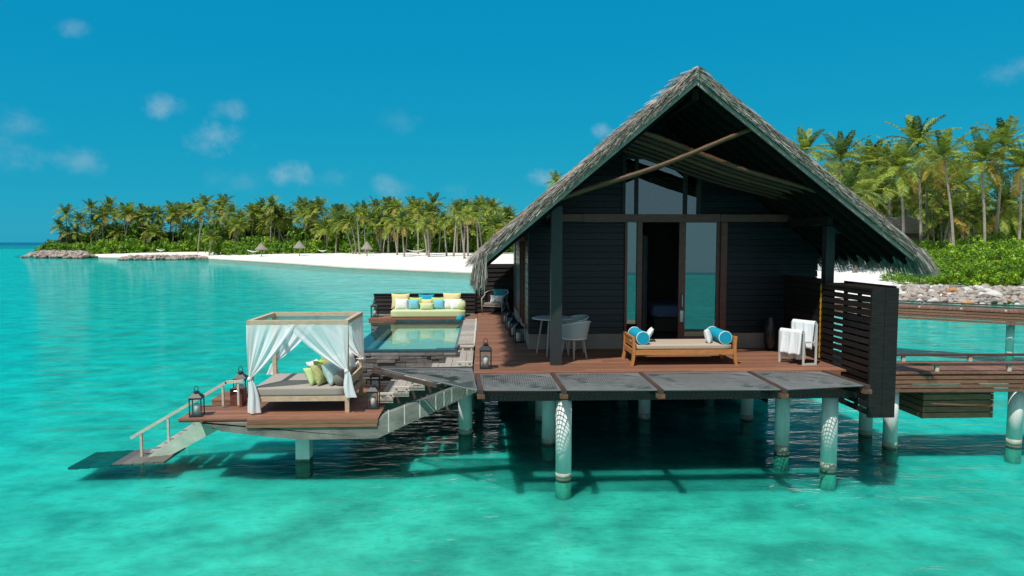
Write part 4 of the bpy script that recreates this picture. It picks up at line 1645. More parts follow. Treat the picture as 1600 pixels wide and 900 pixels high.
bolster(TX0 + .17, DZ + .385 + .118, 'turquoise bolster with white piping at the left end of the teak daybed')
bolster(TX1 - .17, DZ + .385 + .118, 'turquoise bolster with white piping at the right end of the teak daybed')
pil('pillow', 'white pillow leaning on the left turquoise bolster', M['white_fab'], (TX0 + .37, 12.62, DZ + .385 + .13), .34, .30, .10, R(82), R(32), 'white pillows on the teak daybed')
pil('pillow', 'white pillow propped against the right turquoise bolster', M['white_fab'], (TX1 - .42, 12.42, DZ + .385 + .12), .30, .28, .12, R(62), R(-20), 'white pillows on the teak daybed')

# ------------------------------------------------------------------ table and tub chairs
tbl = thing('round_table', 'round white-topped table with slim legs beside the roof post', 'table', (1.40, 13.55, DZ))
mb = MB().lathe([(.40, 0), (.42, .006), (.42, .02), (.40, .026)], (1.40, 13.55, DZ + .72), 36)
mb.build('table_top', M['table_white'], tbl)
for k in range(4):
    a = PI / 4 + k * PI / 2 + .35
    MB().tube([(1.40 + .34 * math.cos(a), 13.55 + .34 * math.sin(a), DZ), (1.40 + .22 * math.cos(a), 13.55 + .22 * math.sin(a), DZ + .718)], [.014, .02], 8).build('leg', M['leg_wood'], tbl)


def tub_chair(p, face, label):
    t = thing('tub_chair', label, 'chair', p, 'pale woven tub chairs at the round table')
    p = Vector(p)
    mb = MB()
    span = R(128)

    def shell(r_b, r_t):
        def fn(u, v):
            a = face + PI + (u * 2 - 1) * span
            zt_ = .74 - .13 * abs(u * 2 - 1) ** 1.6
            z = .40 + (zt_ - .40) * v
            r = r_b + (r_t - r_b) * v
            return (p.x + r * math.cos(a), p.y + r * math.sin(a), p.z + z)
        return fn
    mb.grid(shell(.25, .315), 40, 6)
    mb.grid(shell(.225, .285), 40, 6)
    fo, fi = shell(.25, .315), shell(.225, .285)
    mb.build('shell', M['white_chair'], t, smooth=True)
    mb = MB()
    mb.tube([fo(i / 30, 1) for i in range(31)], .017, 6)
    mb.tube([fo(i / 30, 0) for i in range(31)], .015, 6)
    mb.build('rim', M['table_white'], t, smooth=True)
    MB().lathe([(.20, 0), (.24, .02), (.24, .06), (.21, .08)], (p.x, p.y, p.z + .38), 28).build('seat', M['table_white'], t)
    for k in range(4):
        a = face + PI / 4 + k * PI / 2
        MB().tube([(p.x + .25 * math.cos(a), p.y + .25 * math.sin(a), p.z), (p.x + .18 * math.cos(a), p.y + .18 * math.sin(a), p.z + .38)], [.013, .020], 8).build('leg', M['leg_wood'], t)


tub_chair((1.76, 13.05, DZ), R(128), 'pale woven tub chair with its back to the camera, right of the roof post')
tub_chair((1.83, 13.80, DZ), R(200), 'pale woven tub chair at the far side of the round table')

# ------------------------------------------------------------------ armchair at the far end
ac = thing('armchair', 'dark woven armchair with pale frame at the far end of the deck', 'armchair', (.42, 21.15, DZ))
ax, ay = .42, 21.15
RM = Matrix.Translation((ax, ay, DZ)) @ Matrix.Rotation(R(-28), 4, 'Z')


def lp(x, y, z):
    return tuple(RM @ Vector((x, y, z)))


mb = MB()
def bk(u, v):
    a = PI / 2 + (u * 2 - 1) * R(105)
    r = .33 + .05 * v
    return lp(r * math.cos(a), r * math.sin(a) * .85, .30 + (.32 + .12 * (1 - abs(u * 2 - 1) ** 2)) * v)
mb.grid(bk, 30, 6)
mb.build('backrest', M['dark_weave'], ac, smooth=True)
mb = MB()
mb.tube([bk(i / 30, 1.02) for i in range(31)], .018, 6)
mb.tube([lp(-.34, -.28, .0), lp(-.35, -.30, .50), lp(-.345, -.08, .62)], .017, 6)
mb.tube([lp(.34, -.28, .0), lp(.35, -.30, .50), lp(.345, -.08, .62)], .017, 6)
mb.tube([lp(-.34, -.26, .27), lp(.34, -.26, .27)], .015, 6)
mb.build('frame', M['leg_wood'], ac, smooth=True)
for s in (-1, 1):
    MB().tube([lp(s * .30, .30, .0), lp(s * .28, .26, .32)], .016, 6).build('leg', M['leg_wood'], ac)
MB().rbox(-.31, .31, -.28, .26, .27, .38, .04, RM).build('seat', M['bolster_grey'], ac, smooth=True)
c = lp(.05, .20, .62)
pil('pillow', 'teal patterned cushion against the back of the woven armchair', M['teal_pattern'], c, .50, .34, .14, R(-20), R(-14), 'cushions on the armchair')
c = lp(.02, .02, .48)
pil('pillow', 'white cushion in front of the teal one on the armchair', M['white_fab'], c, .44, .24, .12, R(-14), R(-18), 'cushions on the armchair')

# ------------------------------------------------------------------ sofa mattress and cushions by the pool
o = MB().rbox(-2.74, -.52, 20.32, 21.15, DZ + .001, DZ + .22, .05).build('sofa_mattress', M['palegreen'], smooth=True)
tag(o, 'long pale green seat mattress on the platform at the pool end', 'mattress')
g = 'cushions on the poolside sofa'
sz = DZ + .22


def cush(label, m, px, cy_, wd, h, tilt=-.22, y=20.95, dz=0.0, t=.16):
    x = (px - 754) / F * y
    return pil('cushion', label, m, (x, y, sz + h / 2 - .01 + dz), wd, h, t, random.uniform(-.06, .06), tilt, g, cat='cushion')


cush('large pale yellow cushion at the left end of the poolside sofa', M['yellow'], 626, 0, .56, .47)
cush('large pale yellow cushion at the right end of the poolside sofa', M['yellow'], 706, 0, .56, .49)
cush('bright blue cushion upright at the middle back of the poolside sofa', M['turq'], 666, 0, .48, .44, y=21.0)
cush('lime cushion behind the left light blue one on the poolside sofa', M['lime'], 650, 0, .40, .36, y=20.86)
cush('lime cushion behind the right light blue one on the poolside sofa', M['lime'], 684, 0, .40, .36, y=20.86)
cush('white cushion left of the left light blue one on the sofa', M['white_fab'], 627.5, 0, .40, .33, y=20.72)
cush('white cushion next to the right light blue one on the sofa', M['white_fab'], 701, 0, .36, .32, y=20.74)
cush('white cushion at the far right front of the poolside sofa', M['white_fab'], 713, 0, .34, .32, y=20.66)
cush('left of two square light blue cushions on the poolside sofa', M['aqua'], 646.5, 0, .33, .31, y=20.66)
cush('right of two square light blue cushions on the poolside sofa', M['aqua'], 685.5, 0, .34, .31, y=20.66)
cush('beige cushion behind the low green one in the sofa middle', M['yellow'], 667, 0, .36, .32, y=20.70)
cush('low wide pale green cushion at the middle front of the poolside sofa', M['palegreen'], 666.5, 0, .42, .21, y=20.52)
mb = MB().tube([(-.63, 20.5, sz + .12), (-.63, 20.53, sz + .12), (-.63, 21.1, sz + .12), (-.63, 21.12, sz + .12)], [.10, .12, .12, .10], 18)
tag(mb.build('bolster', M['palegreen'], smooth=True), 'cream bolster at the right end of the poolside sofa', 'bolster')
mb = MB().tube([(-.68, 19.45, 1.81), (-.68, 19.47, 1.81), (-.60, 19.85, 1.81), (-.59, 19.87, 1.81)], [.07, .08, .08, .07], 18)
tag(mb.build('bolster', M['turq'], smooth=True), 'turquoise bolster lying at the far corner of the pool edge', 'bolster')

# ------------------------------------------------------------------ towel rack and towels
rk = thing('towel_rack', 'pale metal two-bar towel rack before the black screen', 'rack', (5.95, 12.3, DZ))
v = Vector((-.26, .42, 0))
A = Vector((5.84, 12.10, DZ))
B = Vector((6.09, 12.14, DZ))
hA, hB = .60, .76
for q in (Vector((0, 0, 0)), v):
    mb = MB()
    a, b = A + q, B + q
    mb.bar(a, a + Vector((0, 0, hA)), .035, .02, (0, 1, 0))
    mb.bar(b, b + Vector((0, 0, hB)), .035, .02, (0, 1, 0))
    mb.bar(a + Vector((0, 0, .018)), b + Vector((0, 0, .018)), .02, .036)
    mb.bar(a + Vector((0, 0, .42)), b + Vector((0, 0, .42)), .02, .03)
    mb.build('side_frame', M['rack_metal'], rk)
MB().bar(A + Vector((0, 0, hA)), A + v + Vector((0, 0, hA)), .03, .03).build('top_bar', M['rack_metal'], rk)
MB().bar(B + Vector((0, 0, hB)), B + v + Vector((0, 0, hB)), .03, .03).build('top_bar', M['rack_metal'], rk)


def towel(P, hz, drop_f, drop_b, label, ph):
    d = v.normalized()
    n = Vector((-d.y, d.x, 0))
    if n.x > 0:
        n = -n
    mb = MB()

    def fn(u, w):
        s = (w * 2 - 1)
        base = P + v * (.04 + .92 * u) + Vector((0, 0, hz + .02))
        fold = .024 * math.sin(u * 17 + ph) + .014 * math.sin(u * 31 + ph)
        if abs(s) < .12:
            return base + n * (-s / .12 * .028) + Vector((0, 0, .012 * (1 - abs(s) / .12)))
        k = (abs(s) - .12) / .88
        drop = drop_f if s < 0 else drop_b
        sg = 1 if s < 0 else -1
        return base + n * (sg * (.028 + .03 * k + fold * k * 1.6)) - Vector((0, 0, drop * k + .015 * math.sin(u * 3 + ph) * k))
    mb.grid(fn, 30, 30)
    o = mb.build('towel', M['towel'], smooth=True)
    md = o.modifiers.new('thickness', 'SOLIDIFY')
    md.thickness = .014
    tag(o, label, 'towel', 'white towels on the rack')


towel(A, hA, .42, .52, 'white towel on the lower left bar of the rack', .4)
towel(B, hB, .48, .44, 'white towel on the higher right bar of the rack', 2.0)
un = MB().lathe([(.08, 0), (.115, .05), (.145, .25), (.14, .45), (.10, .60), (.075, .66), (.09, .70), (.07, .70)], (5.98, 13.85, DZ + .002), 22)
tag(un.build('urn', M['urn'], smooth=True), 'tall black urn in the dark corner behind the towel rack', 'urn')

# ------------------------------------------------------------------ walkways at the right
def walkway(name, label, p0, p1, width, z, fascia=4, fh=.11, rails=True, pl=.14, piles=(), sp=1.4, r=.13, kerb=.16):
    t = thing(name, label, 'walkway', ((p0[0] + p1[0]) / 2, (p0[1] + p1[1]) / 2, 0), 'brown timber walkways on piles')
    p0, p1 = Vector((p0[0], p0[1], 0)), Vector((p1[0], p1[1], 0))
    d = p1 - p0
    L = d.length
    a = math.atan2(d.y, d.x)
    Mx = Matrix.Translation((p0.x, p0.y, 0)) @ Matrix.Rotation(a, 4, 'Z')
    mb = MB()
    x = 0
    while x < L:
        mb.box(x, x + pl - .008, 0, width, z - .035, z + random.uniform(-.003, .003), Mx)
        x += pl
    mb.build('decking', M['walk_wood'], t)
    mb = MB()
    for k in range(fascia):
        zz = z - .045 - (k + 1) * (fh + .02)
        for y in (-.03, width):
            x = 0
            while x < L:
                xe = min(L, x + random.uniform(2.5, 3.6))
                mb.box(x, xe - .006, y, y + .03, zz, zz + fh, Mx)
                x = xe
    mb.build('fascia', M['walk_wood'], t)
    mb = MB()
    mb.box(0, L, .15, .27, z - .045 - 2 * (fh + .02), z - .04, Mx)
    mb.box(0, L, width - .27, width - .15, z - .045 - 2 * (fh + .02), z - .04, Mx)
    mb.build('joist', M['beam_brown'], t)
    for y in (.06, width - .10):
        k = MB().box(0, L, y - .02, y + .07, z + kerb - .04, z + kerb, Mx).build('kerb_rail', M['beam_brown'], t)
        x = .3
        while x < L:
            MB().box(x, x + .07, y, y + .05, z + .004, z + kerb - .042, Mx).build('rail_block', M['rail_wood'], k)
            x += sp
    for (px, py) in piles:
        pile(px, py, z - .05 - fascia * (fh + .02) + .1, t, r)
    return t


near = walkway('timber_walkway', 'nearer brown timber walkway leaving the villa at the right, with a slatted crate below', (6.95, 12.55), (14.5, 12.35), 1.25, 1.52, 4, .062,
               piles=((7.92, 12.75), (10.42, 12.75), (12.9, 12.8), (7.92, 13.6)))
MB().box(10.62, 10.74, 12.6, 12.70, 1.53, 1.98).build('end_post', M['red_wood'], near)
MB().box(10.52, 10.62, 12.61, 12.69, 1.86, 1.95).build('end_post', M['red_wood'], near)
b = thing('slatted_crate', 'brown slatted crate hanging below the nearer walkway', 'crate', (9.3, 13.3, .5))
mb = MB()
for k in range(5):
    zz = .55 + k * .122
    for (x0, x1, y0, y1) in ((8.62, 9.98, 12.82, 12.85), (8.62, 9.98, 13.72, 13.75)):
        mb.box(x0, x1, y0, y1, zz, zz + .105)
    mb.box(8.59, 8.62, 12.80, 13.77, zz, zz + .105)
    mb.box(9.98, 10.01, 12.80, 13.77, zz, zz + .105)
mb.build('slats', M['crate_wood'], b)
MB().box(8.66, 9.94, 12.88, 13.69, .55, .59).box(8.66, 9.94, 12.88, 12.91, .60, 1.12).box(8.66, 8.69, 12.915, 13.69, .60, 1.12).build('lining', M['beam_brown'], b)
far_pile = at(1537, 547, z=0)
walkway('timber_walkway', 'farther brown timber walkway running in front of the boulder bank', (7.6, 31.0), (26.5, 16.6), 1.3, 1.57, 4, .078,
        piles=((18.75, 23.35), (15.3, 25.9), (22.3, 20.6), (11.6, 28.7)), sp=1.3, r=.125, kerb=.15)

# ------------------------------------------------------------------ boulders
def rock_mesh(seed, sub=2):
    bm = bmesh.new()
    bmesh.ops.create_icosphere(bm, subdivisions=sub, radius=1)
    rr = random.Random(seed)
    off = Vector((rr.uniform(0, 50), rr.uniform(0, 50), rr.uniform(0, 50)))
    planes = [(Vector((rr.uniform(-1, 1), rr.uniform(-1, 1), rr.uniform(-1, 1))).normalized(), rr.uniform(.55, .85)) for _ in range(9)]
    for v in bm.verts:
        p = v.co.copy()
        for n, d in planes:
            k = p.dot(n) - d
            if k > 0:
                p -= n * k * .85
        p *= 1 + .12 * noise.noise(v.co * 1.6 + off)
        v.co = p
    me = bpy.data.meshes.new('boulder')
    bm.to_mesh(me)
    bm.free()
    me.polygons.foreach_set('use_smooth', [False] * len(me.polygons))
    return me


ROCKS = {}
for mk in ('rock', 'rock_warm', 'rock_dark', 'rock_pale', 'rock_rust'):
    ROCKS[mk] = []
    for s in range(4):
        me = rock_mesh(hash(mk) % 97 + s * 13 if False else s * 13 + len(mk) * 7)
        me.materials.append(M[mk])
        ROCKS[mk].append(me)
RLAB = {'rock': 'grey boulder packed in the stone bank beyond the far walkway', 'rock_warm': 'pinkish brown boulder packed in the stone bank beyond the far walkway',
        'rock_dark': 'dark grey-brown boulder packed in the stone bank beyond the far walkway', 'rock_pale': 'pale whitish boulder packed in the stone bank beyond the far walkway',
        'rock_rust': 'rusty orange boulder packed in the stone bank beyond the far walkway'}
RN = 0


def add_rock(p, s, mk, lab=None):
    o = bpy.data.objects.new('boulder', random.choice(ROCKS[mk]))
    col.objects.link(o)
    o.location = p
    o.scale = (s * random.uniform(.9, 1.35), s * random.uniform(.8, 1.1), s * random.uniform(.6, .85))
    o.rotation_euler = (random.uniform(-.3, .3), random.uniform(-.3, .3), random.uniform(0, 6.28))
    tag(o, lab or RLAB[mk], 'boulder', 'boulders of the stone bank')


def shore_at(px):
    """where the ray column of px crosses the shoreline"""
    r = px_dir(px, 450)
    k = r.x / r.y
    Yq = 38.0
    while shore_dist(k * Yq, Yq) < 0 and Yq < 70:
        Yq += .1
    return k, Yq


for row in range(8):
    off = -.9 + row * .42
    px = 1392 + random.uniform(0, 8)
    while px < 1625:
        k, Yq = shore_at(px)
        yy = Yq + off + random.uniform(-.18, .18)
        s = random.uniform(.16, .28) * (1.0 if random.random() < .8 else 1.4)
        zz = -.10 + (row / 7) ** .85 * .95 + random.uniform(-.06, .06)
        r_ = random.random()
        mk = 'rock' if r_ < .38 else 'rock_warm' if r_ < .66 else 'rock_dark' if r_ < .80 else 'rock_pale' if r_ < .96 else 'rock_rust'
        add_rock((k * yy, yy, zz), s, mk)
        px += s * 2 * F / 44 * random.uniform(.70, .92)
add_rock(at(1551, 461, Y=shore_at(1551)[1] + .7), .55, 'rock_pale', 'largest white boulder in the stone bank, under the tall bushes')
add_rock(at(1488, 455, Y=shore_at(1488)[1] + 1.3), .48, 'rock_rust', 'largest rusty orange boulder, at the top of the stone bank')
def breakwater(label, pxs, w_m, hgt, seed):
    rr = random.Random(seed)
    mb = MB()
    src = [rock_mesh(200 + k, 1) for k in range(4)]
    data = [([tuple(v.co) for v in m.vertices], [tuple(p.vertices) for p in m.polygons]) for m in src]
    (xa, ya), (xb, yb) = pxs
    a, b = at(xa, ya, z=0), at(xb, yb, z=0)
    d = b - a
    n = Vector((-d.y, d.x, 0)).normalized()
    for i in range(520):
        t = rr.random()
        s = rr.uniform(-1, 1)
        env = min(1, t / .12, (1 - t) / .12) ** .5
        hh = hgt * (1 - abs(s) ** 1.6) * env
        p = a + d * t + n * (s * w_m + w_m) + Vector((0, 0, hh * rr.uniform(.75, 1.0)))
        sz_ = rr.uniform(.35, .75)
        vs, fs = rr.choice(data)
        mb.add(vs, fs, Matrix.Translation(p) @ Matrix.Rotation(rr.uniform(0, 6), 4, 'Z') @ Matrix.Diagonal((sz_ * 1.2, sz_, sz_ * .7, 1)))
    tag(mb.build('breakwater_rubble', M['rubble']), label, 'breakwater', kind='stuff')


breakwater('low brown rock breakwater at the tip of the island', ((34, 402), (126, 403)), 2.6, 1.6, 1)
breakwater('low dark rock spit lying in front of the beach', ((186, 405.5), (322, 404.5)), 1.4, .75, 2)

# ------------------------------------------------------------------ palms
def frond(mb, base, az, el, L, npairs, lw, droop, rnd, mi, lf=.30):
    """one pinnate leaf: arching midrib with drooping leaflets"""
    mb.mi = mi
    h = Vector((math.cos(az), math.sin(az), 0))
    side = Vector((-math.sin(az), math.cos(az), 0))
    pts = []
    n = 8
    p = Vector(base)
    e = el
    twist = rnd.uniform(-.4, .4)
    for i in range(n + 1):
        pts.append(p.copy())
        p = p + (h * math.cos(e) + Vector((0, 0, math.sin(e)))) * (L / n)
        e -= droop / n * (1 + .9 * i / n)
    def pos(t):
        k = min(n - 1, int(t * n))
        return pts[k].lerp(pts[k + 1], t * n - k), (pts[k + 1] - pts[k]).normalized()
    # midrib
    vs, fs = [], []
    for i, q in enumerate(pts):
        ww = .035 * (1 - .8 * i / n) * L / 3
        vs += [q - side * ww, q + side * ww]
    for i in range(n):
        fs.append((2 * i, 2 * i + 1, 2 * i + 3, 2 * i + 2))
    mb.add(vs, fs)
    for j in range(npairs):
        t = .10 + .88 * (j + rnd.random() * .6) / npairs
        q, d = pos(min(t, .995))
        ll = L * lf * (math.sin(PI * (.12 + .80 * t)) ** .8) * rnd.uniform(.85, 1.1)
        up = d.cross(side)
        if up.z < 0:
            up = -up
        for s in (-1, 1):
            dirn = (side * s * math.cos(twist * s) * .80 + d * .62 + up * (.10 + .15 * rnd.random())).normalized()
            m1 = q + dirn * ll * .55 - Vector((0, 0, ll * .08))
            tip = q + dirn * ll * .92 - Vector((0, 0, ll * rnd.uniform(.18, .45)))
            wv = d * lw * .5
            mb.add([q - wv * .6, q + wv * .6, m1 + wv, m1 - wv, tip], [(0, 1, 2, 3), (3, 2, 4)])


def crown_mesh(seed, L, nf, npairs, lw, deep=False):
    rnd = random.Random(seed)
    mb = MB()
    for i in range(nf):
        f = i / nf
        az = i * 2.39996 + rnd.uniform(-.25, .25)
        el = R(80 - 108 * f) + rnd.uniform(-.12, .12)
        droop = rnd.uniform(.8, 1.2) * min(1.0, .30 + 1.5 * f) * (1 - .25 * f)
        LL = L * rnd.uniform(.85, 1.08) * (.85 if f < .12 else 1)
        r = rnd.random()
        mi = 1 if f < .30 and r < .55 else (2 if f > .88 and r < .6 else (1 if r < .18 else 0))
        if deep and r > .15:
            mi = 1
        frond(mb, (0, 0, 0), az, el, LL, npairs, lw, droop, rnd, mi, .30 if npairs < 20 else .24)
    # heart of the crown with nuts
    mb.mi = 2
    for i in range(7):
        a = i * 2.4
        mb.tube_z([(.16 * math.cos(a), .16 * math.sin(a), -.42), (.17 * math.cos(a), .17 * math.sin(a), -.30), (.15 * math.cos(a), .15 * math.sin(a), -.14)], [.05, .12, .04], 6)
    o = mb.build('crown', [M['frond'], M['frond_deep'], M['frond_old']], org=(0, 0, 0))
    me = o.data
    bpy.data.objects.remove(o)
    return me


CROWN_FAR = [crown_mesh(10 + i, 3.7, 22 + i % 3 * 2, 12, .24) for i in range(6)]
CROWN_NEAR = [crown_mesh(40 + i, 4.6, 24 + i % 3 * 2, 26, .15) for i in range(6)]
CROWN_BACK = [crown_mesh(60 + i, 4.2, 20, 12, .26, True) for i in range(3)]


def palm(base, top, meshes, scale, label, group, r0=.17, tsides=7):
    base, top = Vector(base), Vector(top)
    t = thing('coconut_palm', label, 'palm tree', base, group)
    mb = MB()
    n = 10
    d = top - base
    bend = Vector((d.x, d.y, 0)) * random.uniform(.15, .35) + Vector((random.uniform(-.25, .25), random.uniform(-.25, .25), 0))
    pts, rad = [], []
    for i in range(n + 1):
        k = i / n
        p = base + d * k - bend * (math.sin(PI * k) * .45)
        pts.append(p if i else p - Vector((0, 0, .3)))
        rad.append(r0 * (1.35 if i == 0 else 1) * (1 - .38 * k))
    mb.tube(pts, rad, tsides)
    mb.build('trunk', M['trunk'], t, smooth=True)
    c = bpy.data.objects.new('crown', random.choice(meshes))
    col.objects.link(c)
    c.parent = t
    c.location = top - base
    c.rotation_euler = (random.uniform(-.15, .15), random.uniform(-.15, .15), random.uniform(0, 6.28))
    c.scale = (scale, scale, scale)
    return t


# front row on the far beach: (crown px, crown py, foot px, foot py)
def A6(a, b, c, d):
    return (a / 3.81, 280 + b / 3.81, c / 3.81, 280 + d / 3.81)


def A7(a, b, c, d):
    return (400 + a / 3.81, 280 + b / 3.81, 400 + c / 3.81, 280 + d / 3.81)


FRONT = [A6(355, 280, 360, 385), A6(400, 320, 402, 395), A6(450, 318, 455, 390), A6(393, 205, 400, 385), A6(480, 240, 487, 390), A6(570, 262, 572, 392), A6(545, 172, 545, 385),
         A6(612, 215, 615, 390), A6(740, 195, 748, 400), A6(700, 312, 702, 398), A6(830, 245, 884, 402), A6(885, 230, 900, 395), A6(932, 308, 938, 405), A6(940, 215, 943, 395), A6(945, 300, 990, 408),
         A6(1028, 205, 1030, 405), A6(1098, 298, 1112, 408), A6(1188, 215, 1190, 402), A6(1258, 345, 1245, 455), A6(1318, 160, 1335, 400), A6(1378, 200, 1428, 436), A6(1300, 215, 1310, 400),
         A6(1432, 250, 1455, 432), A6(1498, 215, 1498, 425), A6(1540, 290, 1552, 425), A6(1562, 215, 1567, 420),
         A7(40, 260, 40, 420), A7(122, 270, 182, 434), A7(135, 235, 145, 434), A7(212, 230, 214, 432), A7(285, 220, 298, 434), A7(335, 205, 388, 436), A7(382, 165, 418, 436), A7(345, 240, 355, 430),
         A7(478, 200, 480, 430), A7(528, 275, 580, 446), A7(560, 250, 597, 446), A7(600, 195, 618, 448), A7(640, 220, 652, 440), A7(690, 245, 742, 440), A7(738, 260, 744, 440), A7(782, 165, 790, 440),
         A7(840, 165, 842, 440), A7(815, 250, 842, 452), A7(870, 275, 884, 462), A7(962, 165, 966, 445), A7(985, 225, 1020, 455), A7(1020, 270, 1030, 464), A7(1118, 240, 1136, 458), A7(1195, 165, 1176, 460),
         A7(1205, 205, 1242, 474), A7(1255, 215, 1262, 460), A7(1312, 170, 1348, 440), A7(1310, 215, 1322, 450), A7(1410, 170, 1420, 440)]
LM = [(55, 'the tip breakwater'), (258, 'the dark rock spit'), (409, 'the leftmost thatched beach hut'), (468, 'the middle thatched beach hut'), (573, 'the rightmost thatched beach hut'), (650, 'the white beach hammock')]
ORD = ['first', 'second', 'third', 'fourth', 'fifth', 'sixth', 'seventh', 'eighth', 'ninth', 'tenth', 'eleventh', 'twelfth']


def relate(xs):
    """a phrase for every x: its place counted from the nearest landmark"""
    out = [None] * len(xs)
    cnt = {}
    near_ = []
    for i, x in enumerate(xs):
        k = min(range(len(LM)), key=lambda j: abs(LM[j][0] - x))
        near_.append((k, x >= LM[k][0], abs(x - LM[k][0]), i))
    for k, right, dd, i in sorted(near_):
        n = cnt.get((k, right), 0)
        cnt[(k, right)] = n + 1
        out[i] = ORD[min(n, 11)] + ' to the ' + ('right' if right else 'left') + ' of ' + LM[k][1]
    return out


ph = relate([f[0] for f in FRONT])
for (cx, cy_, fx, fy), rel in zip(FRONT, ph):
    b = on_ground(fx, fy)
    if b.y > 230:
        b = at(fx, fy, Y=200)
        b.z = ground(b.x, b.y)
    tp = at(cx, cy_ + 1, Y=b.y + random.uniform(-.5, .5))
    lean = 'leaning' if abs(cx - fx) > 5 else 'upright'
    hgt = (fy - cy_)
    size = 'tall' if hgt > 48 else ('short' if hgt < 30 else 'medium')
    palm(b, tp, CROWN_FAR, random.uniform(.78, .98) * b.y / 170 * (1 if hgt > 30 else .9), f'{size} {lean} front-row palm, {rel}', 'palms along the far beach', .17)
# the grove behind: nothing tells these apart
rnd = random.Random(5)
k = 0
while k < 120:
    px = rnd.uniform(95, 800)
    Yb = rnd.uniform(185, 235) - max(0, (px - 250)) * .10
    x = (px - 754) / F * Yb
    if shore_dist(x, Yb) < 12:
        continue
    zg = ground(x, Yb)
    htop = rnd.uniform(324, 366) - (5 if rnd.random() < .2 else 0)
    if px < 130:
        htop = rnd.uniform(338, 362)
    tp = at(px + rnd.uniform(-6, 6), htop, Y=Yb)
    palm((x, Yb, zg), tp, CROWN_FAR, rnd.uniform(.85, 1.15), 'coconut palm in the crowded back rows of the far grove', 'palms in the back of the far grove', .16, 6)
    k += 1

# right-hand palms beyond the roof
def A8(a, b, c, d):
    return (1240 + a / 2.811, 170 + b / 2.811, 1240 + c / 2.811, 170 + d / 2.811)


RIGHTP = [(A8(660, 215, 705, 690), 72, 1.0, 'tall foremost palm with a long bare grey trunk rising from the right bushes'),
          (A8(545, 165, 562, 585), 84, 1.0, 'high palm just left of the foremost tall palm, touching the sky'),
          (A8(465, 265, 485, 520), 80, .98, 'palm with pale dead fronds, right of the thatched roof slope'),
          (A8(330, 260, 334, 470), 86, .95, 'palm whose lower half hides behind the villa roof, second out from the eave'),
          (A8(205, 230, 215, 470), 84, 1.0, 'palm whose crown rises just over the right slope of the thatch'),
          (A8(52, 190, 55, 480), 110, .8, 'small palm top peeping over the thatched roof near its ridge'),
          (A8(585, 320, 592, 580), 90, .95, 'lower palm half hidden behind the foremost tall palm'),
          (A8(822, 235, 842, 590), 76, 1.0, 'palm with a dark trunk to the right of the foremost tall palm'),
          (A8(925, 165, 885, 560), 80, 1.05, 'highest palm at the right, trunk leaning right against the sky'),
          (A8(1000, 260, 990, 580), 74, 1.0, 'palm cut by the right edge of the photo, above the bushes'),
          (A8(740, 330, 748, 570), 96, .95, 'middle palm between the foremost palm and the dark-trunked one'),
          (A8(420, 330, 425, 560), 98, .9, 'palm in the shade behind the one with pale dead fronds'),
          (A8(690, 470, 655, 580), 86, .9, 'stubby palm with arching fronds low behind the foremost trunk'),
          (A8(800, 470, 800, 590), 88, .9, 'stubby palm under the dark-trunked palm'),
          (A8(930, 440, 935, 590), 84, .95, 'low palm with orange dead fronds below the highest one'),
          (A8(500, 400, 505, 580), 100, .95, 'palm deep in the right grove beside the hidden thatched roof')]
for (q, Yb, s, lab) in RIGHTP:
    x = at(q[2], q[3], Y=Yb)
    b = Vector((x.x, Yb, ground(x.x, Yb)))
    tp = at(q[0], q[1], Y=Yb)
    palm(b, tp, CROWN_NEAR, s * Yb / 78 * random.uniform(.95, 1.05), lab, 'palms beyond the villa roof', .16 * Yb / 70, 10)
for i in range(26):
    px = random.uniform(1262, 1640)
    Yb = random.uniform(100, 135)
    x = at(px, 400, Y=Yb).x
    tp = at(px + random.uniform(-10, 10), random.uniform(258, 345), Y=Yb)
    palm((x, Yb, 1.5), tp, CROWN_BACK if i % 3 else CROWN_NEAR, random.uniform(1.0, 1.3), 'coconut palm in the crowded back of the right-hand grove', 'palms in the back of the right-hand grove', .2, 7)
# two slim trunks seen under the right eave and one palm top left of the ridge
for (fx, fy, Yb, lab) in ((1336, 431, 62, 'bare trunked palm on the sand, left of two seen under the right eave'), (1356, 427, 66, 'bare trunked palm on the sand, right of two seen under the right eave')):
    b = at(fx, fy, Y=Yb)
    b.z = ground(b.x, Yb)
    palm(b, b + Vector((-.8, .4, 7.4)), CROWN_NEAR, .8, lab, 'palms beyond the villa roof', .2, 9)
palm((20.0, 150, 1.5), at(868, 285, Y=150), CROWN_FAR, .8, 'lone palm top showing left of the roof ridge', 'palms behind the villa', .16)


# ------------------------------------------------------------------ bushes
def leaf_clump_mesh(seed, nclump, per, leaf, spread, mats):
    rnd = random.Random(seed)
    mb = MB()
    for c in range(nclump):
        a = rnd.uniform(0, 2 * PI)
        rr = math.sqrt(rnd.random())
        h = rnd.random() ** .7 * (1 - .55 * rr ** 2)
        cc = Vector((rr * math.cos(a), rr * math.sin(a), h * .95)) * 1.0
        mb.mi = 1 if rnd.random() < .45 else 0
        for l in range(per):
            d = Vector((rnd.gauss(0, 1), rnd.gauss(0, 1), rnd.gauss(.25, .8)))
            d.normalize()
            p = cc + d * spread * rnd.uniform(.4, 1)
            if p.z < 0:
                p.z = -p.z * .3
            nrm = (d + Vector((rnd.uniform(-.7, .7), rnd.uniform(-.7, .7), .55))).normalized()
            t = nrm.cross(Vector((rnd.uniform(-1, 1), rnd.uniform(-1, 1), .2))).normalized()
            b = nrm.cross(t)
            s = leaf * rnd.uniform(.7, 1.25)
            mb.add([p - t * s * .55, p + b * s * .32 - t * s * .1, p + t * s * .6, p - b * s * .32 - t * s * .1], [(0, 1, 2, 3)])
    o = mb.build('foliage', mats, org=(0, 0, 0))
    me = o.data
    bpy.data.objects.remove(o)
    return me


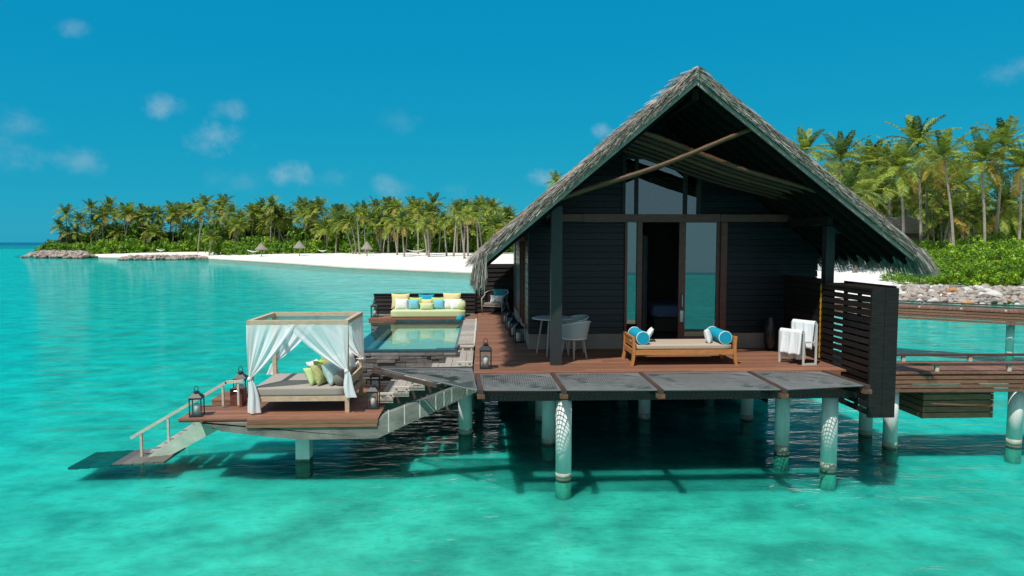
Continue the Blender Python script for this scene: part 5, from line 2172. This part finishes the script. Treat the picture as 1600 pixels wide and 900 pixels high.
BUSH_NEAR = [leaf_clump_mesh(70 + i, 120, 30, .075, .15, [M['leaf'], M['leaf_bright']]) for i in range(4)]
BUSH_FAR = [leaf_clump_mesh(80 + i, 60, 13, .15, .20, [M['leaf'], M['leaf_bright'] if i % 2 else M['leaf']]) for i in range(4)]
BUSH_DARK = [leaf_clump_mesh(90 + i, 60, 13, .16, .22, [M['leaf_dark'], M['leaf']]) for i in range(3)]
mbs = MB()
for k in range(7):
    a = k * .9
    mbs.tube([(0, 0, -.05), (.25 * math.cos(a), .25 * math.sin(a), .35), (.55 * math.cos(a), .55 * math.sin(a), .7)], [.03, .02, .008], 5)
so = mbs.build('stem', M['stem'], org=(0, 0, 0))
STEM = so.data
bpy.data.objects.remove(so)


def bush(p, sx, sy, sz_, meshes, label, group):
    t = thing('shrub', label, 'shrub', p, group)
    for nm_, me in (('foliage', random.choice(meshes)), ('stem', STEM)):
        o = bpy.data.objects.new(nm_, me)
        col.objects.link(o)
        o.parent = t
        o.scale = (sx, sy, sz_)
        o.rotation_euler = (0, 0, random.uniform(0, .6) if nm_ == 'foliage' else 0)
    return t


# right: the lush bank of bushes above the boulders
rb = [(1440, 436, 50, 2.1, 1.4), (1405, 438, 54, 1.6, .9), (1475, 440, 52, 2.2, 1.8), (1510, 443, 49, 2.3, 1.9), (1548, 443, 49, 2.3, 1.9), (1588, 443, 49, 2.4, 2.1), (1625, 443, 50, 2.4, 2.2), (1490, 428, 56, 2.6, 2.3), (1530, 425, 57, 2.8, 2.5),
      (1575, 425, 57, 2.8, 2.6), (1618, 425, 58, 2.8, 2.8), (1455, 418, 63, 2.6, 2.2), (1500, 412, 64, 3.0, 2.7), (1545, 410, 66, 3.2, 3.0), (1595, 408, 66, 3.2, 3.2), (1640, 408, 66, 3.2, 3.2), (1425, 412, 70, 2.4, 1.7), (1395, 420, 74, 2.4, 1.3), (1400, 400, 84, 3.0, 2.4), (1432, 400, 84, 3.2, 2.8),
      (1520, 400, 76, 3.4, 3.2), (1570, 398, 78, 3.6, 3.6), (1615, 398, 78, 3.6, 3.6), (1460, 402, 80, 3.4, 2.8), (1420, 405, 86, 3.2, 2.4)]
for i, (px, py, Yb, r, h) in enumerate(rb):
    q = at(px, py, Y=Yb)
    z = ground(q.x, Yb)
    bush((q.x, Yb, z), r, r * .8, h, BUSH_NEAR, 'bright green broad-leaved shrub in the thick bank above the boulders', 'shrubs in the bank above the boulders')
for i in range(16):
    px = 1270 + i * 11 + random.uniform(-4, 4)
    Yb = random.uniform(92, 104)
    q = at(px, 420, Y=Yb)
    bush((q.x, Yb, ground(q.x, Yb)), 2.4, 2.0, random.uniform(1.2, 2.4), BUSH_FAR, 'low green shrub at the back of the sand under the right eave', 'shrubs seen under the right eave')

# left: shrubs along the top of the beach
LB = []
px = 70
while px < 800:
    if px < 200:
        py, Yb, h = 398, 198 - (px - 70) * .03, random.uniform(3.6, 5.2) * min(1, .45 + (px - 60) / 90)
    elif px < 330:
        py, Yb, h = 391, 195, random.uniform(2.4, 4.2)
    else:
        py, Yb, h = 392, 179 - (px - 330) * .07, random.uniform(2.8, 5.0)
    LB.append((px, py, Yb, random.uniform(3.0, 4.2), h))
    px += random.uniform(11, 19)
rel = relate([b[0] for b in LB])
for (px, py, Yb, r, h), rl in zip(LB, rel):
    q = at(px, py, Y=Yb)
    if shore_dist(q.x, Yb) < 3:
        Yb += 8
        q = at(px, py, Y=Yb)
    gz = max(ground(q.x, Yb), .3)
    bush((q.x, Yb, gz - .1), r, r * .8, h, BUSH_FAR, 'green beach-edge shrub, ' + rl, 'shrubs along the far beach')
# second, darker line of scrub closing the view between the trunks
for i in range(66):
    px = 88 + i * 11.2 + random.uniform(-5, 5)
    Yb = 205 - max(0, px - 250) * .08 + random.uniform(-6, 8)
    q = at(px, 390, Y=Yb)
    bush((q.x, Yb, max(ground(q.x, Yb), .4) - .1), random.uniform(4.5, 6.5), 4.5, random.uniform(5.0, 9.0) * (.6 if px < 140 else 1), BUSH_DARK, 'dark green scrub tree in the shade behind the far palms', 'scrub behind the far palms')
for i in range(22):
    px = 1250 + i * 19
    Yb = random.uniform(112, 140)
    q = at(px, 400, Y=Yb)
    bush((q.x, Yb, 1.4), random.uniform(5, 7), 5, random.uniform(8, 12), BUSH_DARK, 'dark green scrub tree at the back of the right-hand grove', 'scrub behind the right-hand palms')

# ------------------------------------------------------------------ beach huts, villas among the trees, hammocks
for (px, pt, pb, lab) in ((408.5, 379, 394, 'leftmost of three small thatched beach parasols'), (468, 376, 396, 'middle one of three small thatched beach parasols'), (573.5, 377, 398, 'rightmost of three small thatched beach parasols')):
    Yb = 160 - (px - 408) * .13
    q = at(px, pb, Y=Yb)
    gz = ground(q.x, Yb)
    t = thing('beach_parasol', lab, 'parasol', (q.x, Yb, gz), 'thatched beach parasols')
    zt_ = at(px, pt, Y=Yb).z
    r = 9.6 / F * Yb
    mb = MB()
    mb.tube_z([(q.x, Yb, zt_ - 1.7), (q.x, Yb, zt_ - 1.55), (q.x, Yb, zt_ - .7), (q.x, Yb, zt_)], [r * .9, r, r * .45, .06], 18)
    mb.build('thatch_roof', M['hut_thatch'], t)
    MB().tube_z([(q.x, Yb, gz - .2), (q.x, Yb, zt_ - .8)], [.1, .08], 8).build('pole', M['trunk'], t)
VH = [(468, 366, 34, 12, 196, 'long grey thatched roof behind the middle beach parasol'), (563, 364, 40, 10, 186, 'long grey thatched roof behind the rightmost beach parasol'),
      (352, 368, 30, 13, 200, 'steep grey thatched roof among palms right of the rock spit'), (385, 360, 18, 12, 200, 'small grey thatched roof left of the leftmost parasol'), (110, 366, 18, 10, 205, 'small thatched roof above the tip breakwater'),
      (1405, 352, 70, 26, 92, 'thatched roof gable half hidden behind the right palms')]
for (px, py, wpx, hpx, Yb, lab) in VH:
    q = at(px, py, Y=Yb)
    W2, H2 = wpx / F * Yb / 2, hpx / F * Yb
    gz = ground(q.x, Yb)
    t = thing('thatched_house', lab, 'house', (q.x, Yb, gz), 'thatched houses among the palms')
    mb = MB()
    D2 = 3.0
    zt_, ze = q.z + H2 / 2, q.z - H2 / 2
    mb.add([(q.x - W2 * 1.1, Yb - D2, ze), (q.x + W2 * 1.1, Yb - D2, ze), (q.x + W2 * 1.1, Yb + D2, ze), (q.x - W2 * 1.1, Yb + D2, ze), (q.x - W2 * .75, Yb, zt_), (q.x + W2 * .75, Yb, zt_)],
           [(0, 1, 5, 4), (2, 3, 4, 5), (1, 2, 5), (3, 0, 4), (3, 2, 1, 0)])
    mb.build('roof', M['hut_thatch'], t)
    MB().box(q.x - W2 * .85, q.x + W2 * .85, Yb - D2 * .7, Yb + D2 * .7, gz - .2, ze - .01).build('wall', M['int_dark'], t)
for (x0, y0, x1, y1, sag, Yb, lab) in ((635, 394.5, 665, 393.5, 4.5, 140, 'white hammock slung between palms at the right of the far beach'), (386, 390, 404, 391, 3.5, 164, 'white hammock beside the leftmost beach parasol'),
                                       (497, 390, 511, 391, 3, 155, 'white hammock right of the middle beach parasol'), (244, 389, 257, 389.5, 3, 176, 'white hammock near the rock spit')):
    a, b = at(x0, y0, Y=Yb), at(x1, y1, Y=Yb)
    a.z = max(a.z, ground(a.x, Yb) + 1.1)
    b.z = max(b.z, ground(b.x, Yb) + 1.1)
    mb = MB()
    s_ = sag / F * Yb
    def hm(u, v, a=a, b=b, s_=s_):
        p = a.lerp(b, u)
        w_ = .75 * math.sin(PI * min(max(u, .02), .98)) ** .6
        return (p.x, p.y + (v - .5) * w_ * 2, p.z - s_ * (1 - (2 * u - 1) ** 2) + (abs(v - .5) * 2) ** 2 * .25 * math.sin(PI * u))
    mb.grid(hm, 16, 6)
    o = mb.build('hammock', M['white_fab'], smooth=True)
    md = o.modifiers.new('thickness', 'SOLIDIFY')
    md.thickness = .03
    tag(o, lab, 'hammock', 'white hammocks on the far beach')

bpy.context.view_layer.update()
